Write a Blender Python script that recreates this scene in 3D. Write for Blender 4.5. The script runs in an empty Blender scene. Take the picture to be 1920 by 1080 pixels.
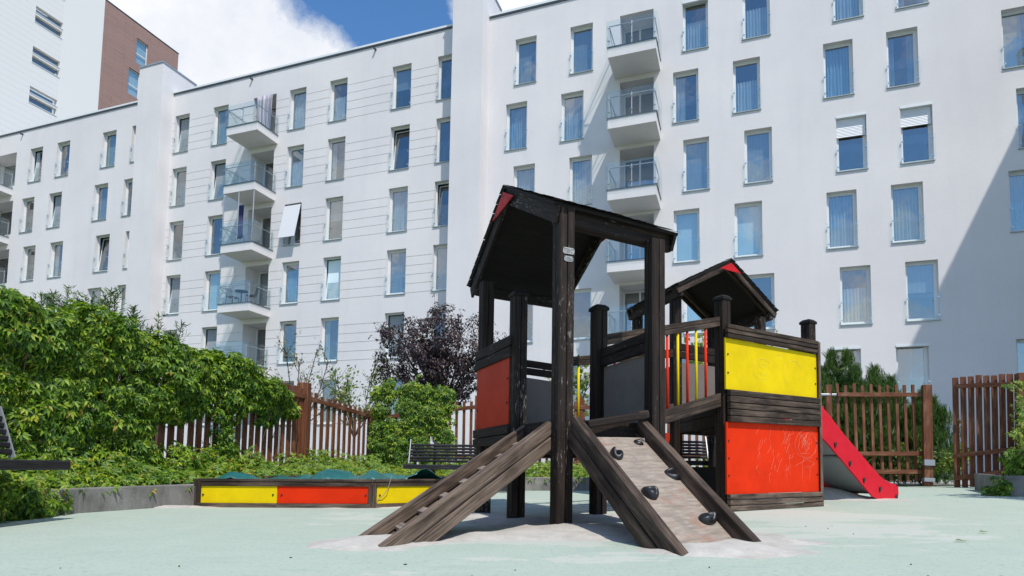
import bpy, math, random
import numpy as np
from mathutils import Vector, Matrix
R = math.radians
random.seed(7); rng = np.random.default_rng(7)
scene = bpy.context.scene
col = scene.collection

# ------------------------------------------------------------------ camera
FOC, PITCH, ROLL, YAW, HOR, CX = 1184.0, .0766, .0158, .3445, 878.0, 960.0
CY = HOR - FOC*math.tan(PITCH)
EYE = .45
cam = bpy.data.cameras.new('camera'); camo = bpy.data.objects.new('camera', cam); col.objects.link(camo)
_f = Vector((0, math.cos(PITCH), math.sin(PITCH))); _u = Vector((0, -math.sin(PITCH), math.cos(PITCH))); _x = Vector((1, 0, 0))
cr, sr = math.cos(ROLL), math.sin(ROLL)
RX = cr*_x + sr*_u; UP = -sr*_x + cr*_u
camo.matrix_world = Matrix(((RX.x, UP.x, -_f.x, 0), (RX.y, UP.y, -_f.y, 0), (RX.z, UP.z, -_f.z, EYE), (0, 0, 0, 1)))
cam.sensor_width = 36; cam.lens = FOC/1920*36; cam.shift_y = (CY-540)/1920
cam.clip_end = 2000; cam.clip_start = .05
scene.camera = camo

def at(px, py, Y):                                  # real point seen at a pixel of the 1920 photo, Y metres ahead
    d = RX*((px-CX)/FOC) - UP*((py-CY)/FOC) + _f
    return Vector((0, 0, EYE)) + d*(Y/d.y)
def gz(x, y): return .0135*max(-40, min(40, x)) + .0063*max(-10, min(40, y))
def G(x, y, z=0): return Vector((x, y, gz(x, y)+z))

# ------------------------------------------------------------------ light
SUN_EL = R(57); SX, SY = .93, -1.95
world = bpy.data.worlds.new("World"); scene.world = world; world.use_nodes = True
nt = world.node_tree; nt.nodes.clear()
def N(tree, t, **kw):
    n = tree.nodes.new(t)
    for k, v in kw.items(): setattr(n, k, v)
    return n
def L(tree, a, b): tree.links.new(a, b)
sky = N(nt, 'ShaderNodeTexSky', sky_type='NISHITA', sun_disc=False, sun_elevation=SUN_EL, sun_rotation=math.atan2(SX, SY),
        air_density=1.0, dust_density=.15, ozone_density=2.5, altitude=200)
bg1 = N(nt, 'ShaderNodeBackground'); bg1.inputs[1].default_value = .150
hs = N(nt, 'ShaderNodeHueSaturation'); hs.inputs['Saturation'].default_value = 1.20; hs.inputs['Value'].default_value = 1.30
L(nt, sky.outputs[0], hs.inputs['Color']); L(nt, hs.outputs[0], bg1.inputs[0])
bg2 = N(nt, 'ShaderNodeBackground'); bg2.inputs[1].default_value = 1.0
tc = N(nt, 'ShaderNodeTexCoord')
nz = N(nt, 'ShaderNodeTexNoise'); nz.inputs['Scale'].default_value = 5.5; nz.inputs['Detail'].default_value = 9; nz.inputs['Roughness'].default_value = .62
L(nt, tc.outputs['Generated'], nz.inputs['Vector'])
def math_n(tree, op, a, b=None, c=None, clamp=False):
    n = N(tree, 'ShaderNodeMath', operation=op); n.use_clamp = clamp
    for i, v in enumerate((a, b, c)):
        if v is None: continue
        if isinstance(v, (int, float)): n.inputs[i].default_value = v
        else: L(tree, v, n.inputs[i])
    return n.outputs[0]
def blob(px, py, rad):                              # a cloud bank fixed in the sky around one direction
    d = (RX*((px-CX)/FOC) - UP*((py-CY)/FOC) + _f).normalized()
    s = N(nt, 'ShaderNodeVectorMath', operation='DISTANCE'); L(nt, tc.outputs['Generated'], s.inputs[0]); s.inputs[1].default_value = d
    return math_n(nt, 'SUBTRACT', 1.0, math_n(nt, 'DIVIDE', s.outputs['Value'], rad))
b1 = blob(330, 150, .215); b2 = blob(520, 190, .13); b4 = blob(980, -40, .10); b5 = blob(60, 60, .30)
bm = math_n(nt, 'MAXIMUM', math_n(nt, 'MAXIMUM', b1, b2), math_n(nt, 'MAXIMUM', b4, b5))
m1 = math_n(nt, 'ADD', math_n(nt, 'MULTIPLY', bm, 1.5), math_n(nt, 'MULTIPLY', math_n(nt, 'SUBTRACT', nz.outputs[0], .5), 1.6))
m1 = math_n(nt, 'MULTIPLY', m1, 3.2, clamp=True)
# scattered clouds over the half of the sky behind the camera (windows mirror them)
nz2 = N(nt, 'ShaderNodeTexNoise'); nz2.inputs['Scale'].default_value = 4.2; nz2.inputs['Detail'].default_value = 8; nz2.inputs['Roughness'].default_value = .55
L(nt, tc.outputs['Generated'], nz2.inputs['Vector'])
sp = N(nt, 'ShaderNodeSeparateXYZ'); L(nt, tc.outputs['Generated'], sp.inputs[0])
back = math_n(nt, 'MULTIPLY', math_n(nt, 'SUBTRACT', .35, sp.outputs[1]), 2.0, clamp=True)
m2 = math_n(nt, 'MULTIPLY', math_n(nt, 'MULTIPLY', math_n(nt, 'SUBTRACT', nz2.outputs[0], .49), 8.0, clamp=True), back)
mask = math_n(nt, 'MAXIMUM', m1, m2)
cr_ = N(nt, 'ShaderNodeValToRGB'); L(nt, nz.outputs[0], cr_.inputs[0])
cr_.color_ramp.elements[0].position = .35; cr_.color_ramp.elements[0].color = (.80, .84, .93, 1)
cr_.color_ramp.elements[1].position = .62; cr_.color_ramp.elements[1].color = (1.02, 1.03, 1.05, 1)
L(nt, cr_.outputs[0], bg2.inputs[0])
mx = N(nt, 'ShaderNodeMixShader'); L(nt, mask, mx.inputs[0]); L(nt, bg1.outputs[0], mx.inputs[1]); L(nt, bg2.outputs[0], mx.inputs[2])
wo = N(nt, 'ShaderNodeOutputWorld'); L(nt, mx.outputs[0], wo.inputs[0])
sl = bpy.data.lights.new('sun', 'SUN'); sl.energy = 4.4; sl.angle = R(.5); sl.color = (1.0, .95, .875)
so = bpy.data.objects.new('sun', sl); col.objects.link(so)
ha = Vector((SX, SY, 0)).normalized()*math.cos(SUN_EL)
so.rotation_euler = (-Vector((ha.x, ha.y, math.sin(SUN_EL)))).to_track_quat('-Z', 'Y').to_euler(); so.location = (10, -20, 40)
scene.view_settings.view_transform = 'Standard'; scene.view_settings.look = 'None'
scene.view_settings.exposure = 0.0; scene.view_settings.gamma = 1

# ------------------------------------------------------------------ materials
def mat(name, base=(.5, .5, .5), rough=.7, metal=0, spec=.5):
    m = bpy.data.materials.new(name); m.use_nodes = True
    b = m.node_tree.nodes['Principled BSDF']
    b.inputs['Base Color'].default_value = (*base, 1); b.inputs['Roughness'].default_value = rough
    b.inputs['Metallic'].default_value = metal; b.inputs['Specular IOR Level'].default_value = spec
    return m, m.node_tree, b
def ramp(t, fac, stops):
    r = N(t, 'ShaderNodeValToRGB'); e = r.color_ramp.elements
    e[0].position, e[0].color = stops[0][0], (*stops[0][1], 1); e[1].position, e[1].color = stops[-1][0], (*stops[-1][1], 1)
    for p, c in stops[1:-1]: q = e.new(p); q.color = (*c, 1)
    if fac is not None: L(t, fac, r.inputs[0])
    return r.outputs[0]
def noise(t, vec, scale, detail=4, rough=.55, dist=0):
    n = N(t, 'ShaderNodeTexNoise'); n.inputs['Scale'].default_value = scale; n.inputs['Detail'].default_value = detail
    n.inputs['Roughness'].default_value = rough; n.inputs['Distortion'].default_value = dist
    if vec is not None: L(t, vec, n.inputs['Vector'])
    return n.outputs[0]
def coord(t, out='Object', scale=None):
    c = N(t, 'ShaderNodeTexCoord').outputs[out]
    if scale is None: return c
    m = N(t, 'ShaderNodeMapping'); m.inputs['Scale'].default_value = scale; L(t, c, m.inputs[0]); return m.outputs[0]
def mixc(t, fac, a, b, mode='MIX'):
    m = N(t, 'ShaderNodeMix', data_type='RGBA', blend_type=mode)
    for i, v in ((0, fac), (6, a), (7, b)):
        if isinstance(v, (int, float)): m.inputs[i].default_value = v
        elif isinstance(v, tuple): m.inputs[i].default_value = (*v, 1)
        else: L(t, v, m.inputs[i])
    return m.outputs[2]
def bump(t, b, h, strength=.3, dist=.01):
    n = N(t, 'ShaderNodeBump'); n.inputs['Strength'].default_value = strength; n.inputs['Distance'].default_value = dist
    L(t, h, n.inputs['Height']); L(t, n.outputs[0], b.inputs['Normal'])
M = {}
def wood(name, dark, mid, worn, wear=.62, rough=.75, chips=None):
    m, t, b = mat(name, rough=rough, spec=.3)
    uv = coord(t, 'UV', (2.2, 55, 1)); uv2 = coord(t, 'UV', (1.3, 9, 1)); oc = coord(t, 'Object')
    g = noise(t, uv, 1.0, 5, .6); g2 = noise(t, uv2, 1.5, 5, .6); big = noise(t, oc, 2.3, 3)
    gf = noise(t, coord(t, 'UV', (3.5, 170, 1)), 1.0, 3, .6, .4)
    g = math_n(t, 'ADD', math_n(t, 'MULTIPLY', g, .55), math_n(t, 'MULTIPLY', gf, .45))
    c = ramp(t, g, [(.40, dark), (.60, mid)])
    w = math_n(t, 'ADD', math_n(t, 'MULTIPLY', g2, .7), math_n(t, 'MULTIPLY', big, .35))
    wf = ramp(t, w, [(wear-.08, (0, 0, 0)), (wear+.08, (1, 1, 1))])
    wm = math_n(t, 'MULTIPLY', wf, math_n(t, 'ADD', math_n(t, 'MULTIPLY', ramp(t, gf, [(.38, (0, 0, 0)), (.58, (1, 1, 1))]), .65), .25))
    c = mixc(t, wm, c, worn)
    ck = noise(t, coord(t, 'UV', (1.1, 60, 1)), 1.3, 2, .5); c = mixc(t, ramp(t, ck, [(.30, (.9,)*3), (.36, (0, 0, 0))]), c, (.003, .002, .002))
    if chips:
        ch = noise(t, coord(t, 'UV', (9, 45, 1)), 1.4, 6, .7)
        zz = noise(t, oc, 1.3, 2)
        cf = ramp(t, math_n(t, 'ADD', ch, math_n(t, 'MULTIPLY', math_n(t, 'SUBTRACT', zz, .5), .5)), [(.615, (0, 0, 0)), (.66, (1, 1, 1))])
        c = mixc(t, math_n(t, 'MULTIPLY', cf, .75), c, chips)
    L(t, c, b.inputs['Base Color']); bump(t, b, g, .8, .006)
    M[name] = m
wood('dark_wood', (.0065, .004, .003), (.026, .0150, .0105), (.075, .048, .035), .64, chips=(.26, .23, .21))
wood('rail_wood', (.011, .007, .005), (.046, .029, .020), (.155, .108, .080), .56)
wood('worn_wood', (.020, .013, .009), (.072, .048, .034), (.215, .158, .118), .50)
wood('roof_wood', (.004, .0035, .003), (.012, .009, .007), (.024, .018, .015), .66)
wood('rung_wood', (.06, .045, .035), (.14, .11, .09), (.34, .28, .24), .45)
wood('fence_wood', (.070, .022, .010), (.20, .070, .030), (.32, .17, .10), .60, rough=.6)
wood('bench_wood', (.008, .007, .009), (.022, .020, .024), (.045, .042, .046), .62, rough=.45)
def paint(name, c, worn, rough=.42, thr=.66):
    m, t, b = mat(name, c, rough, spec=.12)
    oc = coord(t, 'Object'); n1 = noise(t, oc, 3.0, 6, .65); n2 = noise(t, coord(t, 'UV', (6, 30, 1)), 2.0, 6, .7)
    cc = mixc(t, ramp(t, n1, [(.35, (0, 0, 0)), (.8, (1, 1, 1))]), c, tuple(x*.74 for x in c))
    cc = mixc(t, math_n(t, 'MULTIPLY', ramp(t, n2, [(thr, (0, 0, 0)), (thr+.1, (1, 1, 1))]), .5), cc, worn)
    L(t, cc, b.inputs['Base Color']); L(t, ramp(t, n1, [(.3, (rough,)*3), (.8, (rough+.2,)*3)]), b.inputs['Roughness'])
    M[name] = m
paint('red_paint', (.70, .030, .003), (.75, .12, .06), .6, .70)
paint('red_dull', (.50, .042, .018), (.45, .14, .08))
paint('yellow_paint', (.75, .54, .003), (.62, .47, .06), .55, .68)
paint('slide_red', (.62, .014, .030), (.8, .25, .2), .35, .7)
paint('gusset_red', (.55, .015, .022), (.5, .1, .1), .4)
paint('grey_board', (.21, .18, .16), (.2, .2, .2), .6)
paint('orange_paint', (.72, .10, .015), (.8, .3, .1))
m, t, b = mat('white_render', (.76, .78, .82), .9, spec=.2)
oc = coord(t); n1 = noise(t, oc, .22, 5, .6); n2 = noise(t, oc, 9, 5, .6); n3 = noise(t, coord(t, 'Object', (1.4, 1.4, .12)), 1.0, 5, .6)
c = ramp(t, n1, [(.3, (.645, .622, .632)), (.7, (.735, .71, .705))])
c = mixc(t, math_n(t, 'MULTIPLY', ramp(t, n3, [(.50, (0, 0, 0)), (.72, (1, 1, 1))]), .13), c, (.46, .455, .47))
c = mixc(t, math_n(t, 'MULTIPLY', ramp(t, n2, [(.5, (0, 0, 0)), (.75, (1, 1, 1))]), .12), c, (.5, .5, .52))
L(t, c, b.inputs['Base Color']); bump(t, b, noise(t, oc, 30, 4, .7), .35, .01); M['white_render'] = m
m, t, b = mat('soffit', (.60, .58, .55), .9); M['soffit'] = m
m, t, b = mat('joint', (.22, .23, .25), .9); M['joint'] = m
m, t, b = mat('tall_white', (.84, .84, .83), .85)
oc = coord(t)
wv = N(t, 'ShaderNodeTexWave', wave_type='BANDS', bands_direction='Z', wave_profile='SAW'); wv.inputs['Scale'].default_value = .7; L(t, oc, wv.inputs[0])
L(t, ramp(t, wv.outputs['Fac'], [(.0, (.50, .50, .50)), (.06, (.73, .715, .695)), (1, (.75, .735, .715))]), b.inputs['Base Color']); M['tall_white'] = m
m, t, b = mat('plain_white', (.76, .745, .72), .85); M['plain_white'] = m
m, t, b = mat('brown_cladding', (.16, .07, .05), .7)
wv = N(t, 'ShaderNodeTexBrick'); L(t, coord(t, 'UV', (1, 1, 1)), wv.inputs['Vector'])
wv.inputs['Color1'].default_value = (.36, .225, .19, 1); wv.inputs['Color2'].default_value = (.29, .175, .145, 1); wv.inputs['Mortar'].default_value = (.13, .08, .065, 1)
wv.inputs['Scale'].default_value = 1; wv.inputs['Brick Width'].default_value = 1.6; wv.inputs['Row Height'].default_value = .19; wv.inputs['Mortar Size'].default_value = .022
L(t, mixc(t, noise(t, coord(t), .8, 3), wv.outputs[0], (.34, .21, .175)), b.inputs['Base Color']); M['brown_cladding'] = m
def simple(name, c, rough=.6, metal=0, spec=.5): M[name] = mat(name, c, rough, metal, spec)[0]
simple('metal_dark', (.10, .11, .12), .4, .6); simple('plate_grey', (.36, .35, .33), .55, .2); simple('slide_metal', (.30, .31, .32), .45, .5); simple('steel', (.62, .64, .66), .25, 1.0); simple('galvanised', (.45, .46, .48), .45, .7)
simple('frame_white', (.70, .73, .74), .4); simple('frame_green', (.50, .62, .60), .4); simple('sill', (.34, .40, .41), .45, .3)
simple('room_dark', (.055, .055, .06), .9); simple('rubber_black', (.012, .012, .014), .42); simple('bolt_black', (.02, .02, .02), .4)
simple('cloth_blue', (.05, .05, .13), .9); simple('cloth_grey', (.30, .28, .33), .9); simple('blind_white', (.62, .63, .66), .7)
simple('flower_pot', (.25, .09, .05), .8); simple('rope', (.30, .25, .19), .9); simple('concrete_dark', (.2, .2, .2), .9)
m, t, b = mat('roller_blind', (.78, .80, .84), .5)
wv = N(t, 'ShaderNodeTexWave', wave_type='BANDS', bands_direction='Z'); wv.inputs['Scale'].default_value = 5.5; L(t, coord(t), wv.inputs[0]); bump(t, b, wv.outputs['Fac'], .8, .02); M['roller_blind'] = m
def curtain(name, c, c2):
    m, t, b = mat(name, c, .9)
    n = noise(t, coord(t, 'Object', (9, 1, .25)), 2.0, 3, .5)
    L(t, ramp(t, n, [(.35, c), (.65, c2)]), b.inputs['Base Color']); M[name] = m
curtain('curtain_white', (.42, .47, .52), (.66, .70, .74)); curtain('curtain_blue', (.20, .34, .46), (.50, .64, .74)); curtain('curtain_green', (.30, .36, .33), (.5, .55, .50))
curtain('blind_cloud_pale', (.66, .80, .86), (.74, .86, .90)); curtain('cloth_stripe', (.16, .15, .19), (.50, .48, .54)); curtain('curtain_grey', (.25, .28, .31), (.34, .37, .40))  # pale blind colour is that of bright cloud mirrored in the glass
def glass(name, refl, tint, rough=.015, ior=.7):
    m = bpy.data.materials.new(name); m.use_nodes = True; t = m.node_tree; t.nodes.clear()
    tr = N(t, 'ShaderNodeBsdfTransparent'); tr.inputs[0].default_value = (*tint, 1)
    gl = N(t, 'ShaderNodeBsdfGlossy'); gl.inputs['Roughness'].default_value = rough; gl.inputs[0].default_value = (.97, .97, .95, 1)
    lw = N(t, 'ShaderNodeLayerWeight'); lw.inputs[0].default_value = .5; fac5 = math_n(t, 'MULTIPLY', math_n(t, 'POWER', lw.outputs['Facing'], 5.0), ior)
    nb = N(t, 'ShaderNodeBump'); nb.inputs['Strength'].default_value = .16; nb.inputs['Distance'].default_value = .05
    L(t, noise(t, coord(t), 1.1, 2), nb.inputs['Height']); L(t, nb.outputs[0], gl.inputs['Normal'])
    f = math_n(t, 'ADD', fac5, refl, clamp=True)
    mxx = N(t, 'ShaderNodeMixShader'); L(t, f, mxx.inputs[0]); L(t, tr.outputs[0], mxx.inputs[1]); L(t, gl.outputs[0], mxx.inputs[2])
    o = N(t, 'ShaderNodeOutputMaterial'); L(t, mxx.outputs[0], o.inputs[0]); M[name] = m
glass('window_glass', .29, (.68, .76, .78)); glass('rail_glass', .06, (.93, .965, .96), ior=.35)
def leafmat(name, stops, trans=.35, rough=.5, spec=.4):
    m, t, b = mat(name, rough=rough, spec=spec)
    gi = N(t, 'ShaderNodeNewGeometry'); rnd = gi.outputs['Random Per Island']
    c = ramp(t, rnd, stops); n = noise(t, coord(t), 1.7, 3)
    c = mixc(t, ramp(t, n, [(.4, (0, 0, 0)), (.65, (1, 1, 1))]), c, mixc(t, 1.0, c, (1.35, 1.15, .7), 'MULTIPLY'))
    L(t, c, b.inputs['Base Color'])
    tl = N(t, 'ShaderNodeBsdfTranslucent'); L(t, mixc(t, 1.0, c, (1.6, 1.7, .7), 'MULTIPLY'), tl.inputs[0])
    mxx = N(t, 'ShaderNodeMixShader'); mxx.inputs[0].default_value = trans; L(t, b.outputs[0], mxx.inputs[1]); L(t, tl.outputs[0], mxx.inputs[2])
    L(t, mxx.outputs[0], t.nodes['Material Output'].inputs[0]); M[name] = m
leafmat('ivy_leaf', [(0, (.018, .060, .007)), (.42, (.062, .150, .012)), (.78, (.17, .30, .022)), (.975, (.30, .40, .04)), (1, (.26, .13, .035))], .3)  # yellow-green stop paints sunlit highlights, darkest stop deepens the gaps between leaves
leafmat('cover_leaf', [(0, (.06, .13, .018)), (.5, (.13, .24, .035)), (.90, (.24, .36, .045)), (.97, (.32, .30, .05)), (1, (.30, .11, .04))])
leafmat('plum_leaf', [(0, (.012, .008, .012)), (.6, (.030, .018, .026)), (1, (.07, .040, .052))], .12, .42)
leafmat('conifer_leaf', [(0, (.016, .050, .012)), (.6, (.048, .115, .024)), (1, (.12, .20, .04))], .25)
leafmat('light_leaf', [(0, (.06, .12, .03)), (.6, (.13, .21, .06)), (1, (.26, .30, .12))], .35)
leafmat('dusty_leaf', [(0, (.06, .07, .045)), (.5, (.13, .15, .09)), (1, (.24, .20, .13))], .3)
simple('bark', (.05, .038, .030), .9); simple('stem', (.12, .07, .04), .8); simple('soil', (.05, .037, .025), .95)
m, t, b = mat('concrete', (.3, .29, .27), .9)
oc = coord(t); n1 = noise(t, oc, 3, 6, .65); n2 = noise(t, coord(t, 'Object', (5, 5, 1)), 2, 5, .6)
c = ramp(t, n1, [(.3, (.11, .105, .098)), (.7, (.27, .26, .24))]); c = mixc(t, math_n(t, 'MULTIPLY', ramp(t, n2, [(.5, (0, 0, 0)), (.7, (1, 1, 1))]), .5), c, (.08, .08, .07))
L(t, c, b.inputs['Base Color']); bump(t, b, noise(t, oc, 60, 4, .7), .6, .01); M['concrete'] = m
# rubber play surface with trodden sand
m, t, b = mat('play_rubber', (.4, .55, .5), .85, spec=.25)
oc = coord(t); big = noise(t, oc, .55, 6, .62, .6); mid = noise(t, oc, 2.3, 6, .65, .3); fine = noise(t, oc, 160, 3, .8); st = noise(t, coord(t, 'Object', (.5, 1.6, 1)), 1.6, 6, .65)
c = ramp(t, mid, [(.25, (.385, .455, .375)), (.75, (.45, .51, .425))])
c = mixc(t, math_n(t, 'MULTIPLY', ramp(t, fine, [(.42, (0, 0, 0)), (.6, (1, 1, 1))]), .5), c, (.31, .37, .32))
gr = noise(t, oc, 48, 2, .6); c = mixc(t, math_n(t, 'MULTIPLY', ramp(t, gr, [(.58, (0, 0, 0)), (.66, (1, 1, 1))]), .6), c, (.25, .33, .30))
sc_ = noise(t, coord(t, 'Object', (.8, 3.5, 1)), 3.2, 6, .7); c = mixc(t, math_n(t, 'MULTIPLY', ramp(t, sc_, [(.54, (0, 0, 0)), (.68, (1, 1, 1))]), .45), c, (.29, .385, .335))
ds = N(t, 'ShaderNodeVectorMath', operation='DISTANCE'); L(t, coord(t, 'Object', (1, .8, 0)), ds.inputs[0]); ds.inputs[1].default_value = (1.0, 4.3, 0)
near = math_n(t, 'SUBTRACT', 1.0, math_n(t, 'DIVIDE', ds.outputs['Value'], 4.2), clamp=True)
sd = math_n(t, 'ADD', math_n(t, 'ADD', math_n(t, 'MULTIPLY', big, .9), math_n(t, 'MULTIPLY', st, .55)), math_n(t, 'MULTIPLY', near, .42))
c = mixc(t, math_n(t, 'MULTIPLY', ramp(t, sd, [(.99, (0, 0, 0)), (1.26, (1, 1, 1))]), .45), c, (.55, .535, .495))
L(t, c, b.inputs['Base Color']); bump(t, b, math_n(t, 'ADD', fine, math_n(t, 'MULTIPLY', mid, .6)), .35, .008); M['play_rubber'] = m
m, t, b = mat('sand', (.55, .5, .45), .95, spec=.1)
oc = coord(t); n1 = noise(t, oc, 6, 6, .7); n2 = noise(t, oc, 120, 3, .8)
c = ramp(t, n1, [(.3, (.38, .36, .325)), (.7, (.565, .54, .495))]); c = mixc(t, math_n(t, 'MULTIPLY', ramp(t, n2, [(.55, (0, 0, 0)), (.7, (1, 1, 1))]), .35), c, (.22, .19, .17))
L(t, c, b.inputs['Base Color']); bump(t, b, math_n(t, 'ADD', n1, math_n(t, 'MULTIPLY', n2, .3)), .7, .02); M['sand'] = m
m, t, b = mat('ramp_board', (.4, .33, .27), .85)
oc = coord(t); n1 = noise(t, oc, 4.5, 6, .72, .6); n2 = noise(t, coord(t, 'UV', (5, 30, 1)), 1.2, 5, .65); n3 = noise(t, oc, 90, 3, .8)
c = ramp(t, n2, [(.3, (.17, .135, .105)), (.7, (.36, .305, .25))]); c = mixc(t, ramp(t, n1, [(.54, (0, 0, 0)), (.63, (.8,)*3)]), c, (.26, .155, .11))
c = mixc(t, ramp(t, n1, [(.34, (.75,)*3), (.47, (0,)*3)]), c, (.20, .165, .14)); c = mixc(t, ramp(t, n3, [(.62, (0,)*3), (.7, (.6,)*3)]), c, (.12, .1, .09))
L(t, c, b.inputs['Base Color']); bump(t, b, n2, .3, .005); M['ramp_board'] = m
m, t, b = mat('tarp', (.02, .20, .19), .38, spec=.6)
n1 = noise(t, coord(t), 5, 5, .6); L(t, ramp(t, n1, [(.3, (.010, .085, .08)), (.62, (.016, .125, .11)), (.78, (.05, .19, .17))]), b.inputs['Base Color']); bump(t, b, noise(t, coord(t), 14, 4, .6), .5, .02); M['tarp'] = m
m, t, b = mat('lawn', (.06, .10, .03), .95)
L(t, ramp(t, noise(t, coord(t), 3, 5), [(.3, (.035, .06, .018)), (.7, (.09, .12, .045))]), b.inputs['Base Color']); M['lawn'] = m
m, t, b = mat('paving', (.3, .3, .29), .9)
L(t, ramp(t, noise(t, coord(t), 2, 5), [(.3, (.24, .24, .23)), (.7, (.36, .35, .34))]), b.inputs['Base Color']); M['paving'] = m
simple('chalk', (.77, .21, .13), .9); simple('chalk_yellow', (.74, .60, .06), .9); simple('chalk_grey', (.33, .36, .33), .9)
m, t, b = mat('shingle', (.03, .025, .022), .9); L(t, ramp(t, noise(t, coord(t), 25, 5, .7), [(.3, (.012, .010, .009)), (.7, (.07, .055, .045))]), b.inputs['Base Color']); bump(t, b, noise(t, coord(t), 40, 4), .8, .01); M['shingle'] = m

# ------------------------------------------------------------------ mesh helpers
class MB:
    def __init__(s): s.v = []; s.f = []; s.uv = []
    def face(s, idx, uv=None): s.f.append(tuple(idx)); s.uv.append(uv or [(0, 0)]*len(idx))
    def prism(s, bot, top, uvlen=None):             # two rings of equal count
        n = len(bot); o = len(s.v); s.v += [tuple(p) for p in bot]+[tuple(p) for p in top]
        ou, ov = random.random()*9, random.random()*9; acc = 0
        for i in range(n):
            j = (i+1) % n; e = (Vector(bot[j])-Vector(bot[i])).length; l = (Vector(top[i])-Vector(bot[i])).length
            s.face((o+i, o+j, o+n+j, o+n+i), [(ou, ov+acc), (ou, ov+acc+e), (ou+l, ov+acc+e), (ou+l, ov+acc)]); acc += e
        b0 = Vector(bot[0])
        s.face(tuple(o+i for i in reversed(range(n))), [(ou+.02, ov+(Vector(bot[i])-b0).length) for i in reversed(range(n))])
        s.face(tuple(o+n+i for i in range(n)), [(ou+.02, ov+(Vector(top[i])-Vector(top[0])).length) for i in range(n)])
        return s
    def beam(s, p0, p1, w, h, up=(0, 0, 1), top=False):   # w across, h along up; top=True: p0-p1 is the top edge line
        p0, p1 = Vector(p0), Vector(p1); d = (p1-p0).normalized(); up = Vector(up)
        side = d.cross(up).normalized(); u2 = side.cross(d).normalized()
        a, b = (0, -h) if top else (h/2, -h/2)
        ring = lambda p: [p+side*(-w/2)+u2*b, p+side*(w/2)+u2*b, p+side*(w/2)+u2*a, p+side*(-w/2)+u2*a]
        return s.prism(ring(p0), ring(p1))
    def box(s, lo, hi):
        (a, b, c), (d, e, f) = lo, hi
        if d-a > f-c and d-a > e-b: return s.prism([(a, b, c), (a, b, f), (a, e, f), (a, e, c)], [(d, b, c), (d, b, f), (d, e, f), (d, e, c)])
        return s.prism([(a, b, c), (d, b, c), (d, e, c), (a, e, c)], [(a, b, f), (d, b, f), (d, e, f), (a, e, f)])
    def quad(s, a, b, c, d):
        o = len(s.v); s.v += [tuple(p) for p in (a, b, c, d)]; w = (Vector(b)-Vector(a)).length; h = (Vector(d)-Vector(a)).length
        s.face((o, o+1, o+2, o+3), [(0, 0), (w, 0), (w, h), (0, h)]); return s
    def plate(s, a, b, c, d, th):                    # quad a b c d thickened along its normal, towards -normal
        a, b, c, d = map(Vector, (a, b, c, d)); n = (b-a).cross(d-a).normalized()*th
        w = (b-a).length; h = (d-a).length; o = len(s.v); s.v += [tuple(p) for p in (a, b, c, d, a-n, b-n, c-n, d-n)]
        ou = random.random()*5; uvq = [(ou, 0), (ou+w, 0), (ou+w, h), (ou, h)]
        s.face((o, o+1, o+2, o+3), uvq); s.face((o+7, o+6, o+5, o+4), uvq[::-1])
        for i, j in ((0, 1), (1, 2), (2, 3), (3, 0)): s.face((o+j, o+i, o+4+i, o+4+j), [(0, 0), (w, 0), (w, th), (0, th)])
        return s
    def tube(s, pts, r, n=8, r1=None):
        pts = [Vector(p) for p in pts]; o = len(s.v); k = len(pts); ref = Vector((.31, .27, .91)); acc = 0
        for i, p in enumerate(pts):
            d = (pts[min(i+1, k-1)]-pts[max(i-1, 0)]).normalized(); a = d.cross(ref).normalized(); c = d.cross(a)
            rr = r if r1 is None else r+(r1-r)*i/(k-1)
            s.v += [tuple(p+(a*math.cos(6.28318*q/n)+c*math.sin(6.28318*q/n))*rr) for q in range(n)]
        for i in range(k-1):
            l = (pts[i+1]-pts[i]).length
            for q in range(n):
                q2 = (q+1) % n; s.face((o+i*n+q, o+i*n+q2, o+(i+1)*n+q2, o+(i+1)*n+q), [(acc, q*.02), (acc, q*.02+.02), (acc+l, q*.02+.02), (acc+l, q*.02)])
            acc += l
        s.face([o+q for q in reversed(range(n))]); s.face([o+(k-1)*n+q for q in range(n)]); return s
    def build(s, name, material, parent=None, smooth=False, bevel=0, seg=2):
        me = bpy.data.meshes.new(name); org = parent_org(parent)
        me.from_pydata([(x-org[0], y-org[1], z-org[2]) for x, y, z in s.v] if parent is not None and any(org) else s.v, [], s.f)
        uvl = me.uv_layers.new(name='UVMap'); flat = [c for f in s.uv for p in f for c in p]
        uvl.data.foreach_set('uv', flat)
        me.validate(); me.update()
        o = bpy.data.objects.new(name, me); col.objects.link(o)
        if material: me.materials.append(M[material])
        if smooth: me.polygons.foreach_set('use_smooth', [True]*len(me.polygons))
        if parent is not None: o.parent = parent
        if bevel:
            b = o.modifiers.new('bevel', 'BEVEL'); b.width = bevel; b.segments = seg; b.limit_method = 'ANGLE'; b.angle_limit = R(40)
        return o
ORG = {}
def parent_org(p):
    while p is not None:
        if p.name in ORG: return ORG[p.name]
        p = p.parent
    return (0, 0, 0)
def tag(o, label=None, cat=None, group=None, kind=None):
    for k, v in (('label', label), ('category', cat), ('group', group), ('kind', kind)):
        if v: o[k] = v
    return o
def thing(name, loc, label, cat, group=None, world_verts=True):
    o = bpy.data.objects.new(name, None); col.objects.link(o); o.location = loc; o.empty_display_size = .2
    ORG[o.name] = tuple(loc) if world_verts else (0, 0, 0)
    return tag(o, label, cat, group)
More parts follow.
